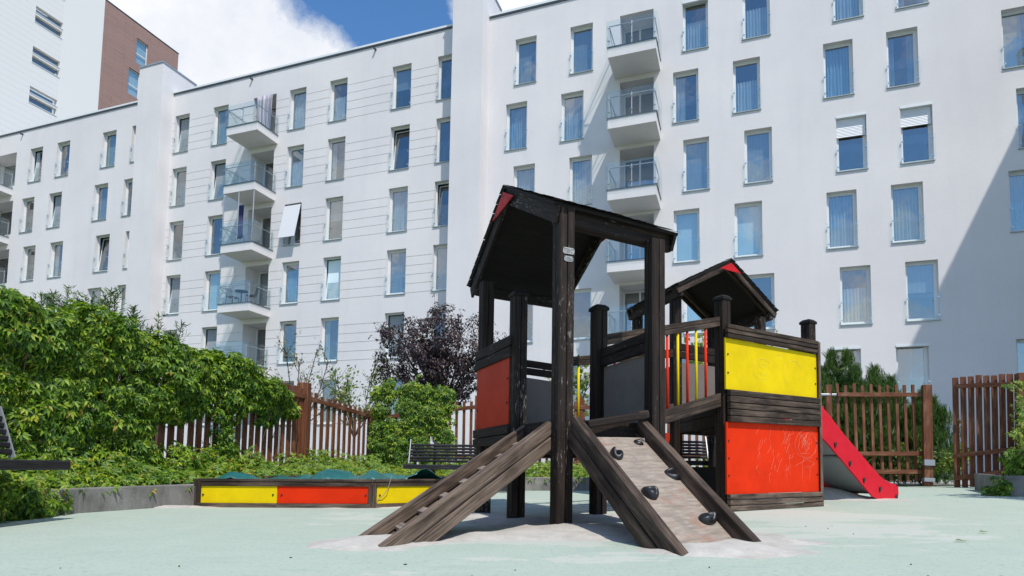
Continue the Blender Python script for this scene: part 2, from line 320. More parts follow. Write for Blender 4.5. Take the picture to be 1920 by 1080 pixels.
def scatter(name, pos, nrm, fwd, size, tmpl, material, parent=None):
    """many small leaf shapes in one mesh; pos/nrm/fwd Nx3, size N"""
    tv, tf = tmpl; pos = np.asarray(pos, float); n = len(pos)
    nrm = np.asarray(nrm, float); nrm /= np.linalg.norm(nrm, axis=1, keepdims=True)+1e-9
    fwd = np.asarray(fwd, float); fwd = fwd-nrm*np.sum(fwd*nrm, 1, keepdims=True); fwd /= np.linalg.norm(fwd, axis=1, keepdims=True)+1e-9
    sd = np.cross(fwd, nrm); sz = np.asarray(size, float)[:, None, None]
    V = pos[:, None, :]+sz*(tv[None, :, 0:1]*sd[:, None, :]+tv[None, :, 1:2]*fwd[:, None, :]+tv[None, :, 2:3]*nrm[:, None, :])
    V = V.reshape(-1, 3)-np.array(parent_org(parent)); k = len(tv)
    F = (np.arange(n)[:, None, None]*k+np.array(tf)[None]).reshape(-1, 3)
    me = bpy.data.meshes.new(name); me.vertices.add(len(V)); me.vertices.foreach_set('co', V.ravel())
    me.loops.add(F.size); me.loops.foreach_set('vertex_index', F.ravel().astype(np.int32))
    me.polygons.add(len(F)); me.polygons.foreach_set('loop_start', (np.arange(len(F))*3).astype(np.int32))
    me.update(calc_edges=True); me.validate()
    me.materials.append(M[material]); o = bpy.data.objects.new(name, me); col.objects.link(o)
    if parent is not None: o.parent = parent
    return o
def palmate():
    v = []; f = []
    for a, l in ((-80, .62), (-40, .9), (0, 1.0), (40, .9), (80, .62)):
        a = R(a); c, s_ = math.sin(a), math.cos(a); w = .135*l+.035; o = len(v)
        P = lambda along, ac, z: (c*along+s_*ac, s_*along-c*ac, z)
        v += [P(.08, 0, 0), P(.52*l, -w, .07), P(l, 0, -.16*l), P(.52*l, w, .07)]; f += [(o, o+1, o+2), (o, o+2, o+3)]
    return np.array(v), f
PALM = palmate()
SIMPLE = (np.array([(0, 0, 0), (-.32, .5, .08), (0, 1.05, -.08), (.32, .5, .08)]), [(0, 1, 2), (0, 2, 3)])
def spray():
    v = []; f = []
    for k in range(7):
        y = .12+k*.13; l = .34*(1-k/9)
        for sg in (-1, 1):
            o = len(v); v += [(0, y, 0), (sg*l*.75, y+l*.9, .03), (sg*l*.55, y+l*.35, -.04)]; f += [(o, o+1, o+2)]
    o = len(v); v += [(-.03, 0, 0), (.03, 0, 0), (0, 1.2, .0)]; f += [(o, o+1, o+2)]
    return np.array(v), f
SPRAY = spray()
def rnd(n, s=1.0): return rng.normal(size=(n, 3))*s

# ------------------------------------------------------------------ SETTING: ground
xs = [-400, -40, -20, 0, 20, 40, 400]; ys = [-400, -10, 0, 15, 40, 400]
def sheet(name, xs, ys, dz, m):
    mb = MB(); nx = len(xs)
    for y in ys:
        for x in xs: mb.v.append((x, y, gz(x, y)+dz))
    for j in range(len(ys)-1):
        for i in range(nx-1): o = j*nx+i; mb.face((o, o+1, o+nx+1, o+nx))
    return mb.build(name, m)
tag(sheet('ground', xs, ys, -.012, 'lawn'), kind='structure')
tag(sheet('play_surface', [-8, -4, 0, 4, 8, 12.4], [-6, 0, 4, 8, 12, 13.6], 0, 'play_rubber'), kind='structure')
tag(sheet('path', [-12, 0, 6, 14], [14.6, 18, 21.5], -.004, 'paving'), kind='structure')
# kerb and planting bed
KL = [(-4.06, 2.2), (-4.03, 4.2), (-4.0, 5.0), (-3.95, 5.75), (-3.42, 7.05), (-2.75, 9.0), (-2.0, 10.75), (-.34, 10.86), (1.35, 10.95), (4.0, 11.15)]
FL = [(-4.95, 2.2), (-4.85, 4.2), (-4.72, 5.4), (-4.42, 6.4), (-4.0, 7.7), (-3.30, 9.95), (-2.85, 13.0), (-.68, 12.5), (1.35, 12.6), (4.0, 12.8)]
kb = MB()
for (a, b) in zip(KL[:-1], KL[1:]):
    d = Vector((b[0]-a[0], b[1]-a[1], 0)); n = Vector((d.y, -d.x, 0)).normalized()*.06; e = d.normalized()*.004
    p0, p1 = G(*a), G(*b)
    rg = lambda p, z: [p+n+z*Vector((0, 0, 1)), p-n+z*Vector((0, 0, 1))]
    kb.prism([p0+n+e-Vector((0, 0, .05)), p1+n-e-Vector((0, 0, .05)), p1-n-e-Vector((0, 0, .05)), p0-n+e-Vector((0, 0, .05))],
             [p0+n+e+Vector((0, 0, .228)), p1+n-e+Vector((0, 0, .228)), p1-n-e+Vector((0, 0, .228)), p0-n+e+Vector((0, 0, .228))])
o = kb.build('kerb', 'concrete', bevel=.012); tag(o, 'low weathered concrete kerb edging the ivy planting bed along the left and back', 'kerb')
sb = MB()
for i in range(len(KL)-1):
    sb.quad(G(*KL[i], .15), G(*KL[i+1], .15), G(FL[i+1][0]-.6, FL[i+1][1]+.6, .16), G(FL[i][0]-.6, FL[i][1]+.6, .16))
tag(sb.build('planting_bed', 'soil'), kind='structure')

# ------------------------------------------------------------------ apartment building (local x along facade, y into it)
EX = Vector((math.cos(YAW), -math.sin(YAW), 0)); EY = Vector((math.sin(YAW), math.cos(YAW), 0))
D0 = 26.0
def facade_thing(name, label, cat, s=0, d=0, z=0):
    o = bpy.data.objects.new(name, None); col.objects.link(o); o.location = EX*s+EY*(D0+d)+Vector((0, 0, z)); o.rotation_euler = (0, 0, -YAW)
    ORG[o.name] = (0, 0, 0); return tag(o, label, cat)
bld = facade_thing('apartment_building', 'long white six storey apartment building with tall narrow windows, glass balconies and two roof-high piers', 'building')
ROOF = 21.52; WH = 2.2
ROWS_L = [17.96, 14.76, 11.60, 8.44, 5.3, 2.2]; ROWS_M = [17.96, 14.85, 11.74, 8.66, 5.57, 2.47]; ROWS_R = [17.93, 14.89, 11.89, 8.93, 5.98, 2.95]
LO = [-42.06, -39.63, -35.73, -33.32]; LE = [-42.5, -40.04, -36.13, -33.72]; MC = [-30.0, -27.22, -22.08, -19.56, -15.9, -13.41]
RO = [-9.45, -6.85, -2.0, .37, 3.67, 5.81, 9.37]; RE = [-9.86, -7.25, -2.40, -.03, 3.28, 5.43, 9.04]
SECT = [('L', -47.5, -31.6, ROWS_L, [(LO if i % 2 == 0 else LE) for i in range(5)]+[[]], 1.14, [(-46.3, -43.35)]),
        ('M', -31.6, -11.6, ROWS_M, [MC]*6, 1.06, [(-24.44, -22.93)]),
        ('R', -11.6, 30.0, ROWS_R, [(RO if i % 2 == 0 else RE) for i in range(6)], 1.02, [(-4.63, -3.20)])]
RD = .27
def wall_quad(mb, a, b, z0, z1, y=0): mb.quad((a, y, z0), (b, y, z0), (b, y, z1), (a, y, z1))
windows = []; recesses = []
for nm, s0, s1, rows, cols, w, recs in SECT:
    mb = MB(); jb = MB(); prev = ROOF; clad = nm == 'M'
    for ri, zs in enumerate(rows):
        zt = zs+WH; ops = [(c, c+w, 'w') for c in cols[ri]]+[(a, b, 'r') for a, b in recs]; ops.sort()
        wall_quad(mb, s0, s1, zt, prev)
        cur = s0
        def strip(a, b):
            if not clad: wall_quad(mb, a, b, zs, zt); return
            n = 5; h = WH/n; g = .028
            for k in range(n):
                za, zb = zs+k*h+g, zs+(k+1)*h
                wall_quad(mb, a, b, za, zb)
                mb.quad((a, .035, za-g), (b, .035, za-g), (b, 0, za), (a, 0, za)); wall_quad(jb, a, b, za-g, za, .036)
                mb.quad((a, 0, za-g), (b, 0, za-g), (b, .036, za-g), (a, .036, za-g))
        for a, b, k in ops:
            strip(cur, a); cur = b
            dep = RD if k == 'w' else 1.1
            mb.quad((a, 0, zs), (a, 0, zt), (a, dep, zt), (a, dep, zs)); mb.quad((b, 0, zs), (b, dep, zs), (b, dep, zt), (b, 0, zt))
            mb.quad((a, 0, zt), (b, 0, zt), (b, dep, zt), (a, dep, zt)); mb.quad((a, 0, zs), (a, dep, zs), (b, dep, zs), (b, 0, zs))
            (windows if k == 'w' else recesses).append((nm, ri, a, b, zs))
        strip(cur, s1); prev = zs
    wall_quad(mb, s0, s1, -1, prev)
    mb.build('wall', 'white_render', bld)
    if clad: jb.build('joint', 'joint', bld)
mb = MB()
mb.quad((-47.5, 1.35, -1), (30, 1.35, -1), (30, 1.35, ROOF-.3), (-47.5, 1.35, ROOF-.3)); mb.build('dark_room_sheet', 'room_dark', bld)  # dark sheet behind all windows, the gloom of unlit rooms put into its colour
mb = MB(); mb.box((-47.5, .30, ROOF-.25), (30, 12, ROOF-.2)); mb.box((-47.5, .3, -1), (-47.42, 12, ROOF-.26)); mb.box((-47.5, 12.0, -1), (30, 12.1, ROOF-.26)); mb.build('roof', 'concrete_dark', bld)
mb = MB()
for a, b in ((-47.5, -31.98), (-30.18, -12.27), (-10.74, 30)): mb.box((a, -.07, ROOF), (b, .35, ROOF+.10)); 
mb.build('parapet_cap', 'frame_white', bld)
mb = MB()
for a, b in ((-47.5, -31.98), (-30.18, -12.27), (-10.74, 30)): mb.box((a, -.05, ROOF-.075), (b, -.003, ROOF-.001))
mb.build('flashing', 'metal_dark', bld)
mb = MB()
for s in (-24.6, -42.9, -16.9): mb.tube([(s, .05, ROOF-.24), (s, -.16, ROOF-.27)], .055, 8)
mb.build('rain_spout', 'metal_dark', bld)
for a, b in ((-31.97, -30.2), (-12.26, -10.76)):
    MB().box((a, -.83, -1), (b, 1.45, 22.9)).build('pier', 'white_render', bld)
    p = MB().box((a-.04, -.87, 22.901), (b+.04, 1.49, 22.98)).build('pier_cap', 'galvanised', bld)
# --- window kit (shared meshes, local origin = lower left corner of the opening)
def unit_mesh(fn, name, m, smooth=False):
    mb = MB(); fn(mb); o = mb.build(name, m, None, smooth); me = o.data; bpy.data.objects.remove(o); return me
def meshes_for(w):
    d = {}
    fy = RD-.07
    def frame(mb, t=.055):
        mb.box((0, fy, .0), (t, fy+.07, WH)); mb.box((w-t, fy, .0), (w, fy+.07, WH)); mb.box((t, fy+.001, WH-t), (w-t, fy+.07, WH)); mb.box((t, fy+.001, .0), (w-t, fy+.07, t+.03))
    d['frame'] = unit_mesh(frame, 'window', 'frame_white')
    def sash(mb, t=.055):
        t2 = t+.045
        mb.box((t+.001, fy+.02, t+.031), (t2, fy+.062, WH-t-.001)); mb.box((w-t2, fy+.02, t+.031), (w-t-.001, fy+.062, WH-t-.001))
        mb.box((t2, fy+.021, WH-t2), (w-t2, fy+.06, WH-t-.001)); mb.box((t2, fy+.021, t+.031), (w-t2, fy+.06, t2+.03))
    d['sash'] = unit_mesh(sash, 'sash', 'frame_white')
    d['pane'] = unit_mesh(lambda mb: mb.quad((.09, fy+.045, .11), (w-.09, fy+.045, .11), (w-.09, fy+.045, WH-.09), (.09, fy+.045, WH-.09)), 'pane', 'window_glass')
    d['sill'] = unit_mesh(lambda mb: mb.box((-.03, -.05, -.035), (w+.03, fy-.002, -.004)), 'sill', 'sill')
    d['glass'] = unit_mesh(lambda mb: mb.quad((-.06, -.075, .03), (w+.06, -.075, .03), (w+.06, -.075, .98), (-.06, -.075, .98)), 'glass_guard', 'rail_glass')
    def clips(mb):
        for x in (.03, w-.03):
            for z in (.16, .82): mb.tube([(x, -.085, z), (x, .03, z)], .02, 6); mb.box((x-.035, -.06, z-.02), (x+.035, -.045, z+.02))
    d['clip'] = unit_mesh(clips, 'clip', 'steel')
    def cur(mb, z1=WH-.1, a=.08, b=w-.08, ph=0, fq=1.25):
        n = 36; pts = [(a+(b-a)*i/n, .36+.028*math.sin(i*fq+ph)+.012*math.sin(i*2.9+ph*2)) for i in range(n+1)]
        for p, q in zip(pts[:-1], pts[1:]): mb.quad((p[0], p[1], .05), (q[0], q[1], .05), (q[0], q[1], z1), (p[0], p[1], z1))
    for k, m in (('curtain_white', 'curtain_white'), ('curtain_blue', 'curtain_blue'), ('curtain_green', 'curtain_green')):
        d[k] = unit_mesh(cur, 'curtain', m, True)
    d['curtain_side'] = unit_mesh(lambda mb: (cur(mb, a=.08, b=w*.30, ph=1), cur(mb, a=w*.72, b=w-.08, ph=2)), 'curtain', 'curtain_white', True)
    d['curtain_grey'] = unit_mesh(lambda mb: cur(mb, ph=2.2, fq=.8), 'curtain', 'curtain_grey', True)
    d['half'] = unit_mesh(lambda mb: cur(mb, a=.08, b=w*.45), 'curtain', 'curtain_white', True)
    d['low'] = unit_mesh(lambda mb: cur(mb, z1=1.45), 'curtain', 'curtain_white', True)
    d['pale'] = unit_mesh(lambda mb: mb.quad((.08, .33, .1), (w-.08, .33, .1), (w-.08, .33, WH-.08), (.08, .33, WH-.08)), 'blind', 'blind_cloud_pale')
    d['grey'] = unit_mesh(lambda mb: mb.quad((.08, .33, .1), (w-.08, .33, .1), (w-.08, .33, WH-.08), (.08, .33, WH-.08)), 'blind', 'curtain_grey')
    d['greyhalf'] = unit_mesh(lambda mb: mb.quad((.08, .33, 1.1), (w-.08, .33, 1.1), (w-.08, .33, WH-.08), (.08, .33, WH-.08)), 'blind', 'curtain_grey')
    d['roller'] = unit_mesh(lambda mb: mb.box((.02, .12, WH-.82), (w-.02, .15, WH-.10)), 'roller_blind', 'roller_blind')
    d['rbox'] = unit_mesh(lambda mb: mb.box((-.01, -.02, WH-.095), (w+.01, .12, WH-.003)), 'blind_box', 'frame_white')
    return d
KIT = {n: meshes_for(w) for n, w in (('L', 1.14), ('M', 1.06), ('R', 1.02))}
def inst(me, name, parent, loc=(0, 0, 0), rot=(0, 0, 0)):
    o = bpy.data.objects.new(name, me); col.objects.link(o); o.parent = parent; o.location = loc; o.rotation_euler = rot; return o
INT = {('R', 0): ['pale0', 'grey', 'low', 'low', 'low', 'curtain_side', 'none'], ('R', 1): ['curtain_blue', 'curtain_blue', 'half', 'low', 'curtain_blue', 'curtain_side', 'grey'],
       ('R', 2): ['curtain_blue', 'curtain_blue', 'grey', 'grey', 'none', 'none', 'greyhalf'], ('R', 3): ['none', 'curtain_blue', 'pale', 'pale', 'curtain_blue', 'curtain_green', 'curtain_green'],  # the neighbouring pale pair stands in for a bright cloud's reflection
       ('R', 4): ['none', 'none', 'pale', 'none', 'low', 'greyhalf', 'none'], ('R', 5): ['none', 'none', 'none', 'none', 'curtain_grey', 'curtain_grey', 'none'],
       ('M', 0): ['grey', 'curtain_green', 'curtain_blue', 'low', 'greyhalf', 'none'], ('M', 1): ['grey', 'grey', 'curtain_blue', 'curtain_side', 'none', 'none'],
       ('M', 2): ['none', 'none', 'none', 'greyhalf', 'curtain_blue', 'none'], ('M', 3): ['grey', 'pale', 'curtain_blue', 'pale', 'grey', 'pale0'], ('M', 4): ['none', 'grey', 'none', 'curtain_side', 'grey', 'none'],
       ('M', 5): ['none']*6, ('L', 0): ['curtain_side', 'none', 'curtain_green', 'none'], ('L', 1): ['none', 'grey', 'curtain_grey', 'none'], ('L', 2): ['none', 'curtain_side', 'none', 'grey']}
cnt = {}
for nm, ri, a, b, zs in windows:
    i = cnt.get((nm, ri), 0); cnt[(nm, ri)] = i+1
    k = KIT[nm]; w = inst(k['frame'], 'window', bld, (a, 0, zs))
    kinds = INT.get((nm, ri)) or ['grey', 'curtain_green', 'greyhalf', 'low']
    kd = kinds[i % len(kinds)]
    tilt = R(5.5) if nm != 'R' and (i*7+ri*5) % 3 == 0 and kd != 'low' else 0
    ty = RD-.07+.045; rr_ = (-tilt, 0, 0); lo_ = (0, ty-(ty*math.cos(tilt)+.1*math.sin(tilt)), .1-(-ty*math.sin(tilt)+.1*math.cos(tilt)))
    inst(k['sash'], 'sash', w, lo_, rr_); inst(k['pane'], 'pane', w, lo_, rr_); inst(k['sill'], 'sill', w); inst(k['glass'], 'glass_guard', w); inst(k['clip'], 'clip', w)
    if kd in k: inst(k[kd], 'blind' if kd in ('pale', 'grey', 'greyhalf') else 'curtain', w)
    elif kd == 'pale0': inst(k['grey'], 'blind', w)
    if (nm, ri, i) in (('R', 2, 4), ('R', 2, 5)): inst(k['roller'], 'roller_blind', w, (0, 0, 0 if i == 4 else .06)); inst(k['rbox'], 'blind_box', w)
    if (nm, ri, i) in (('R', 0, 2),): inst(k['rbox'], 'blind_box', w)
    if (nm, ri) == ('R', 5) and i in (4, 5): inst(k['rbox'], 'blind_box', w)
    if (nm, ri, i) == ('M', 2, 2):
        MB().plate((0, -.42, .28), (1.02, -.42, .28), (1.02, -.02, WH-.1), (0, -.02, WH-.1), .01).build('awning_screen', 'blind_white', w)
# --- balconies
def balcony(sa, sb, zs, label=None, deep=1.5, glassdoor='curtain_grey', posts=False):
    zt = zs-.21; th = .41
    sl_ = MB().box((sa, -deep, zt-th), (sb, -.002, zt)).build('balcony', 'white_render', bld)
    if label: sl_['label'] = label
    MB().box((sa-.03, -deep-.03, zt+.002), (sb+.03, -.004, zt+.035)).build('deck_edge', 'metal_dark', sl_)
    g = MB(); y = -deep-.05
    mid = (sa+sb)/2
    g.box((sa-.04, y-.012, zt-.03), (mid-.02, y, zt+1.12)); g.box((mid+.02, y-.012, zt-.03), (sb+.04, y, zt+1.12))
    g.box((sa-.07, y+.03, zt-.03), (sa-.058, -.06, zt+1.12)); g.box((sb+.058, y+.03, zt-.03), (sb+.07, -.06, zt+1.12))
    g.build('glass_panel', 'rail_glass', sl_)
    r = MB(); yy = -deep+.03
    for x in (sa+.05, mid, sb-.05):
        r.tube([(x, yy, zt+.03), (x, yy, zt+(1.0 if x == mid else .98))], .021, 8)
        for z in (.25, .8): r.tube([(x-.06, y-.02, zt+z), (x+.06, y-.02, zt+z)], .018, 6); r.tube([(x, y-.02, zt+z), (x, yy, zt+z)], .012, 6)
    for x in (sa+.05, sb-.05): r.tube([(x, -.05, zt+.03), (x, -.05, zt+1.0)], .021, 8); r.tube([(x, yy, zt+.92), (x, -.05, zt+.92)], .02, 8)
    r.tube([(sa+.05, yy, zt+.93), (sb-.05, yy, zt+.93)], .021, 8); r.tube([(sa+.05, yy, zt+.9), (sa+.05, -.08, zt+.12)], .012, 6)
    if posts:
        for x in (sa+.04, mid, sb-.04): r.tube([(x, yy, zt+1.0), (x, yy, zt+2.66)], .028, 8)
    r.build('railing', 'galvanised', sl_)
    return sl_
def door(sa, sb, zs, kind):
    dd = MB(); y = 1.0; zb = zs+.002; zt = zs+WH-.01
    for x0, x1 in ((sa+.002, sa+.07), ((sa+sb)/2-.04, (sa+sb)/2+.04), (sb-.07, sb-.002)): dd.box((x0, y, zb), (x1, y+.07, zt))
    dd.box((sa+.072, y+.001, zt-.07), (sb-.072, y+.07, zt)); dd.box((sa+.072, y+.001, zb), (sb-.072, y+.07, zb+.09))
    d = dd.build('balcony_door', 'frame_white', bld)
    MB().quad((sa+.07, y+.035, zb+.09), (sb-.07, y+.035, zb+.09), (sb-.07, y+.035, zt-.07), (sa+.07, y+.035, zt-.07)).build('pane', 'window_glass', d)
    if kind: MB().quad((sa+.07, y+.13, zb+.09), (sb-.07, y+.13, zb+.09), (sb-.07, y+.13, zt-.07), (sa+.07, y+.13, zt-.07)).build('curtain', kind, d)
for nm, ri, a, b, zs in recesses:
    door(a, b, zs, ['curtain_grey', None, None, 'curtain_grey', None, None][ri])
    if ri == 5: continue
    if nm == 'L': balcony(-46.2, -43.5, zs)
    elif nm == 'M': balcony(-24.70, -22.72, zs, posts=(ri == 2))
    else: balcony(-4.86, -2.92, zs)
def fpt(s, y, z): return EX*s+EY*(D0+y)+Vector((0, 0, z))
# things on the balconies
def cloth(name, s0, s1, y, z0, z1, m, label, cat, n=24, amp=.04):
    mb = MB()
    rows_ = 8
    for j in range(rows_+1):
        for i in range(n+1):
            u = i/n; v = j/rows_; mb.v.append(tuple(fpt(s0+(s1-s0)*u+.02*math.sin(v*5+u*3), y+amp*math.sin(u*23+v*1.3)*(1-.4*v), z0+(z1-z0)*v+.03*math.sin(u*9)*(1-v))))
    for j in range(rows_):
        for i in range(n): q = j*(n+1)+i; mb.face((q, q+1, q+n+2, q+n+1))
    o = mb.build(name, m, None, True); sm = o.modifiers.new('th', 'SOLIDIFY'); sm.thickness = .008; return tag(o, label, cat)
cloth('hanging_cloth', -24.0, -22.98, -.25, 17.85, 20.0, 'cloth_stripe', 'long striped grey curtain hanging in the top balcony of the panelled facade', 'curtain')
cloth('laundry', -24.2, -23.8, -1.0, 12.0, 13.75, 'cloth_blue', 'dark blue and purple clothes hanging to dry on the glazed balcony', 'laundry', 14, .07)
def bal_chair(s, y, rz, label):
    z = ROWS_M[3]-.175; t_ = bpy.data.objects.new('chair', None); col.objects.link(t_); t_.location = fpt(s, y, z); t_.rotation_euler = (0, 0, rz); ORG[t_.name] = (0, 0, 0)
    tag(t_, label, 'chair', 'chairs on the fourth balcony')
    for x in (-.2, .2):
        MB().tube([(x, -.22, 0), (x, -.2, .43)], .014, 6).build('leg', 'metal_dark', t_); MB().tube([(x, .26, 0), (x, .2, .43)], .014, 6).build('leg', 'metal_dark', t_)
    MB().box((-.23, -.22, .431), (.23, .21, .455)).build('seat', 'metal_dark', t_)
    b_ = MB(); b_.tube([(-.21, .2, .456), (-.21, .3, .92), (.21, .3, .92), (.21, .2, .456)], .013, 6)
    for k in range(5): b_.tube([(-.14+.07*k, .2, .46), (-.14+.07*k, .3, .91)], .010, 5)
    b_.build('backrest', 'metal_dark', t_)
bal_chair(-24.25, -1.0, R(70), 'dark metal chair at the left end of the furnished balcony'); bal_chair(-23.1, -.95, R(-80), 'dark metal chair right of the table on the furnished balcony')
z = ROWS_M[3]-.175; t_ = bpy.data.objects.new('table', None); col.objects.link(t_); t_.location = fpt(-23.68, -1.0, z); ORG[t_.name] = (0, 0, 0); tag(t_, 'small round dark metal table on the furnished balcony', 'table')
MB().tube([(0, 0, .70), (0, 0, .725)], .33, 20).build('table_top', 'metal_dark', t_); lg = MB(); lg.tube([(0, 0, .04), (0, 0, .699)], .025, 8)
for k in range(3): lg.tube([(0, 0, .1), (.28*math.cos(k*2.09), .28*math.sin(k*2.09), .012)], .014, 6)
lg.build('leg', 'metal_dark', t_)
# shade-casting wing of the same estate, at right angles on the right (out of the frame)
wing = facade_thing('neighbouring_wing', 'white rendered building wing at right angles just outside the right edge', 'building')
MB().box((13.55, -10.6, -1), (25, -.003, 21.5)).build('wall', 'white_render', wing)
w_ = MB()
for k in range(6):
    for j in range(4): w_.box((13.53, -9.6+j*2.4, 2.9+3.0*k), (13.545, -8.5+j*2.4, 5.1+3.0*k))
w_.build('window', 'window_glass', wing)
MB().box((13.5, -10.65, 21.501), (25.05, -.003, 21.6)).build('parapet_cap', 'frame_white', wing)

# ------------------------------------------------------------------ tall building behind on the left
tb = facade_thing('tower_block', 'taller white and brown clad tower block rising behind the roof on the left', 'building', -48.2, -D0+26, 0)
def L2(d): return d-26.0                              # facade distance to local y
sl_rows = [33.2, 30.1, 27.05, 36.3]; SA, SB = L2(29.42), L2(31.38)
def tq(mb, y0, y1, z0, z1, x=0): mb.quad((x, y0, z0), (x, y1, z0), (x, y1, z1), (x, y0, z1))
mb = MB(); pw = MB(); tops = sorted(sl_rows)
yl = L2(20.2)
tq(mb, yl, SA, 0, 42); cur = 0
for zt in tops:                                      # slots: pair of openings per storey
    z1, z0 = zt+.60, zt-.62
    tq(mb, SA, SB, cur, z0); tq(mb, SA, SB, zt-.10, zt+.12)
    for a, c in ((z0, zt-.10), (zt+.12, z1)):
        mb.quad((0, SA, a), (0, SA, c), (-.3, SA, c), (-.3, SA, a)); mb.quad((0, SB, a), (-.3, SB, a), (-.3, SB, c), (0, SB, c))
        mb.quad((0, SA, c), (0, SB, c), (-.3, SB, c), (-.3, SA, c)); mb.quad((0, SA, a), (-.3, SA, a), (-.3, SB, a), (0, SB, a))
    cur = z1
tq(mb, SA, SB, cur, 42); mb.build('wall', 'tall_white', tb)
pw = MB(); tq(pw, SB, L2(34.53), 0, 42); pw.build('wall', 'plain_white', tb)
for zt in tops:
    f_ = MB()
    for a, c in ((zt-.62, zt-.10), (zt+.12, zt+.60)): f_.box((-.06, SA-.02, a-.045), (.035, SB+.02, a-.002))
    wn = f_.build('window', 'frame_white', tb)
    g_ = MB()
    for a, c in ((zt-.62, zt-.10), (zt+.12, zt+.60)): tq(g_, SA, SB, a, c, -.22)
    g_.build('pane', 'window_glass', wn)
    g_ = MB(); tq(g_, SA, SB, zt-.62, zt+.60, -.5); g_.build('dark_room_sheet', 'room_dark', wn)  # dark backing, coloured to stand for the unlit space behind the slots
BRT = 38.05; yb0, yb1 = L2(34.53), L2(41.7)
wb = [(L2(37.50), L2(38.62), 34.62, 36.8), (L2(36.95), L2(38.05), 31.55, 33.83), (L2(37.50), L2(38.62), 28.5, 30.7)]
mb = MB(); cy = yb0; zc = 0
for y0, y1, z0, z1 in sorted(wb, key=lambda q: q[2]):
    tq(mb, yb0, yb1, zc, z0); tq(mb, yb0, y0, z0, z1); tq(mb, y1, yb1, z0, z1); zc = z1
    for q in (((0, y0, z0), (0, y0, z1), (-.2, y0, z1), (-.2, y0, z0)), ((0, y1, z0), (-.2, y1, z0), (-.2, y1, z1), (0, y1, z1)), ((0, y0, z1), (0, y1, z1), (-.2, y1, z1), (-.2, y0, z1)), ((0, y0, z0), (-.2, y0, z0), (-.2, y1, z0), (0, y1, z0))): mb.quad(*q)
tq(mb, yb0, yb1, zc, BRT)
for i in range(len(mb.uv)):                           # uv in metres: across = y, up = z
    mb.uv[i] = [(mb.v[k][1], mb.v[k][2]) for k in mb.f[i]]
mb.build('cladding', 'brown_cladding', tb)
for y0, y1, z0, z1 in wb:
    f_ = MB(); f_.box((-.18, y0+.002, z0+.002), (-.12, y0+.07, z1-.002)); f_.box((-.18, y1-.07, z0+.002), (-.12, y1-.002, z1-.002)); f_.box((-.179, y0+.071, z1-.07), (-.121, y1-.071, z1-.003)); f_.box((-.179, y0+.071, z0+.003), (-.121, y1-.071, z0+.08)); f_.box((-.178, y0+.071, z0+.85), (-.122, y1-.071, z0+.93))
    wn = f_.build('window', 'frame_white', tb); g_ = MB(); tq(g_, y0+.05, y1-.05, z0+.05, z1-.05, -.15); g_.build('pane', 'window_glass', wn)
    g_ = MB(); tq(g_, y0, y1, z0, z1, -.25); g_.build('blind', 'blind_cloud_pale', wn)
MB().box((-14, yb0, BRT), (.03, yb1+.03, BRT+.08)).build('parapet_cap', 'metal_dark', tb)
MB().box((-14, yb1-.1, 0), (-.003, yb1, BRT-.002)).build('end_wall', 'brown_cladding', tb)
MB().box((-14, yl-.1, 0), (0, yl-.002, 42)).build('end_wall', 'plain_white', tb)
MB().box((-14, L2(34.43), BRT+.081), (-.003, L2(34.53), 42)).build('end_wall', 'plain_white', tb)
#SPLIT
# ------------------------------------------------------------------ play structure
ps = thing('play_structure', (.9, 5.3, 0), 'dark timber climbing frame with two pitched roofs, red and yellow boards, ladder and climbing ramp', 'climbing frame')
UA = R(23)
U = Vector((math.cos(UA), math.sin(UA), 0)); V = Vector((-math.sin(UA), math.cos(UA), 0))
def post(px, Y, ytop, ang, w=.118, cap=False, base=-.05, name='post', z=None, py_base=950):
    p = at(px, py_base, Y); x, y = p.x, p.y; zt = at(px, ytop, Y).z if z is None else z
    a, b = Vector((math.cos(ang), math.sin(ang), 0)), Vector((-math.sin(ang), math.cos(ang), 0)); h = w/2; g, c = .006, .010
    prof = []
    for (ax, bx) in ((a, b), (b, -a), (-a, -b), (-b, a)):      # one face along ax direction outward, running along bx
        prof += [ax*h-bx*(h-c), ax*h-bx*g, ax*(h-.014), ax*h+bx*g, ax*h+bx*(h-c)]
    c0 = Vector((x, y, 0)); zb = gz(x, y)+base
    bot = [c0+q+Vector((0, 0, zb)) for q in prof]; top = [c0+q+Vector((0, 0, zt)) for q in prof]
    mb = MB(); mb.prism(bot, top); o = mb.build(name, 'dark_wood', ps)
    if cap:
        m2 = MB(); r1 = [c0+(a*i+b*j)*(h+.010)+Vector((0, 0, zt+.001)) for i, j in ((1, 1), (-1, 1), (-1, -1), (1, -1))]
        r2 = [q+Vector((0, 0, .028)) for q in r1]; r3 = [c0+(q-c0)*.62+Vector((0, 0, .028)) for q in r2]
        r3 = [Vector((q.x, q.y, zt+.055)) for q in [c0+(v_-c0)*.6 for v_ in r1]]
        m2.prism(r1, r2); m2.prism(r2, r3); m2.build('cap', 'roof_wood', o, bevel=.006)
    return Vector((x, y, gz(x, y)))
A = post(1052, 4.4, 392, UA, .122); B = post(967, 5.13, 558, UA, cap=True); C = post(905, 5.85, 530, UA); E_ = post(1228, 4.72, 452, UA, .118)
D = post(1121, 5.5, 584, UA, cap=True); K = post(1047, 6.25, 560, UA)
UB = R(32)
F = post(1358, 6.22, 565, UB, cap=True); Gp = post(1522, 7.05, 609, UB, cap=True)
P1 = post(1268, 8.0, 545, R(36)); P2 = post(1430, 8.85, 596, R(36)); P3 = post(1195, 9.05, 590, R(36)); P4 = post(1338, 9.95, 600, R(36))
Q = post(1266, 7.3, 640, UB, .09)
Z = lambda z: Vector((0, 0, z))
def zat(p, z): return Vector((p.x, p.y, gz(p.x, p.y)+z))
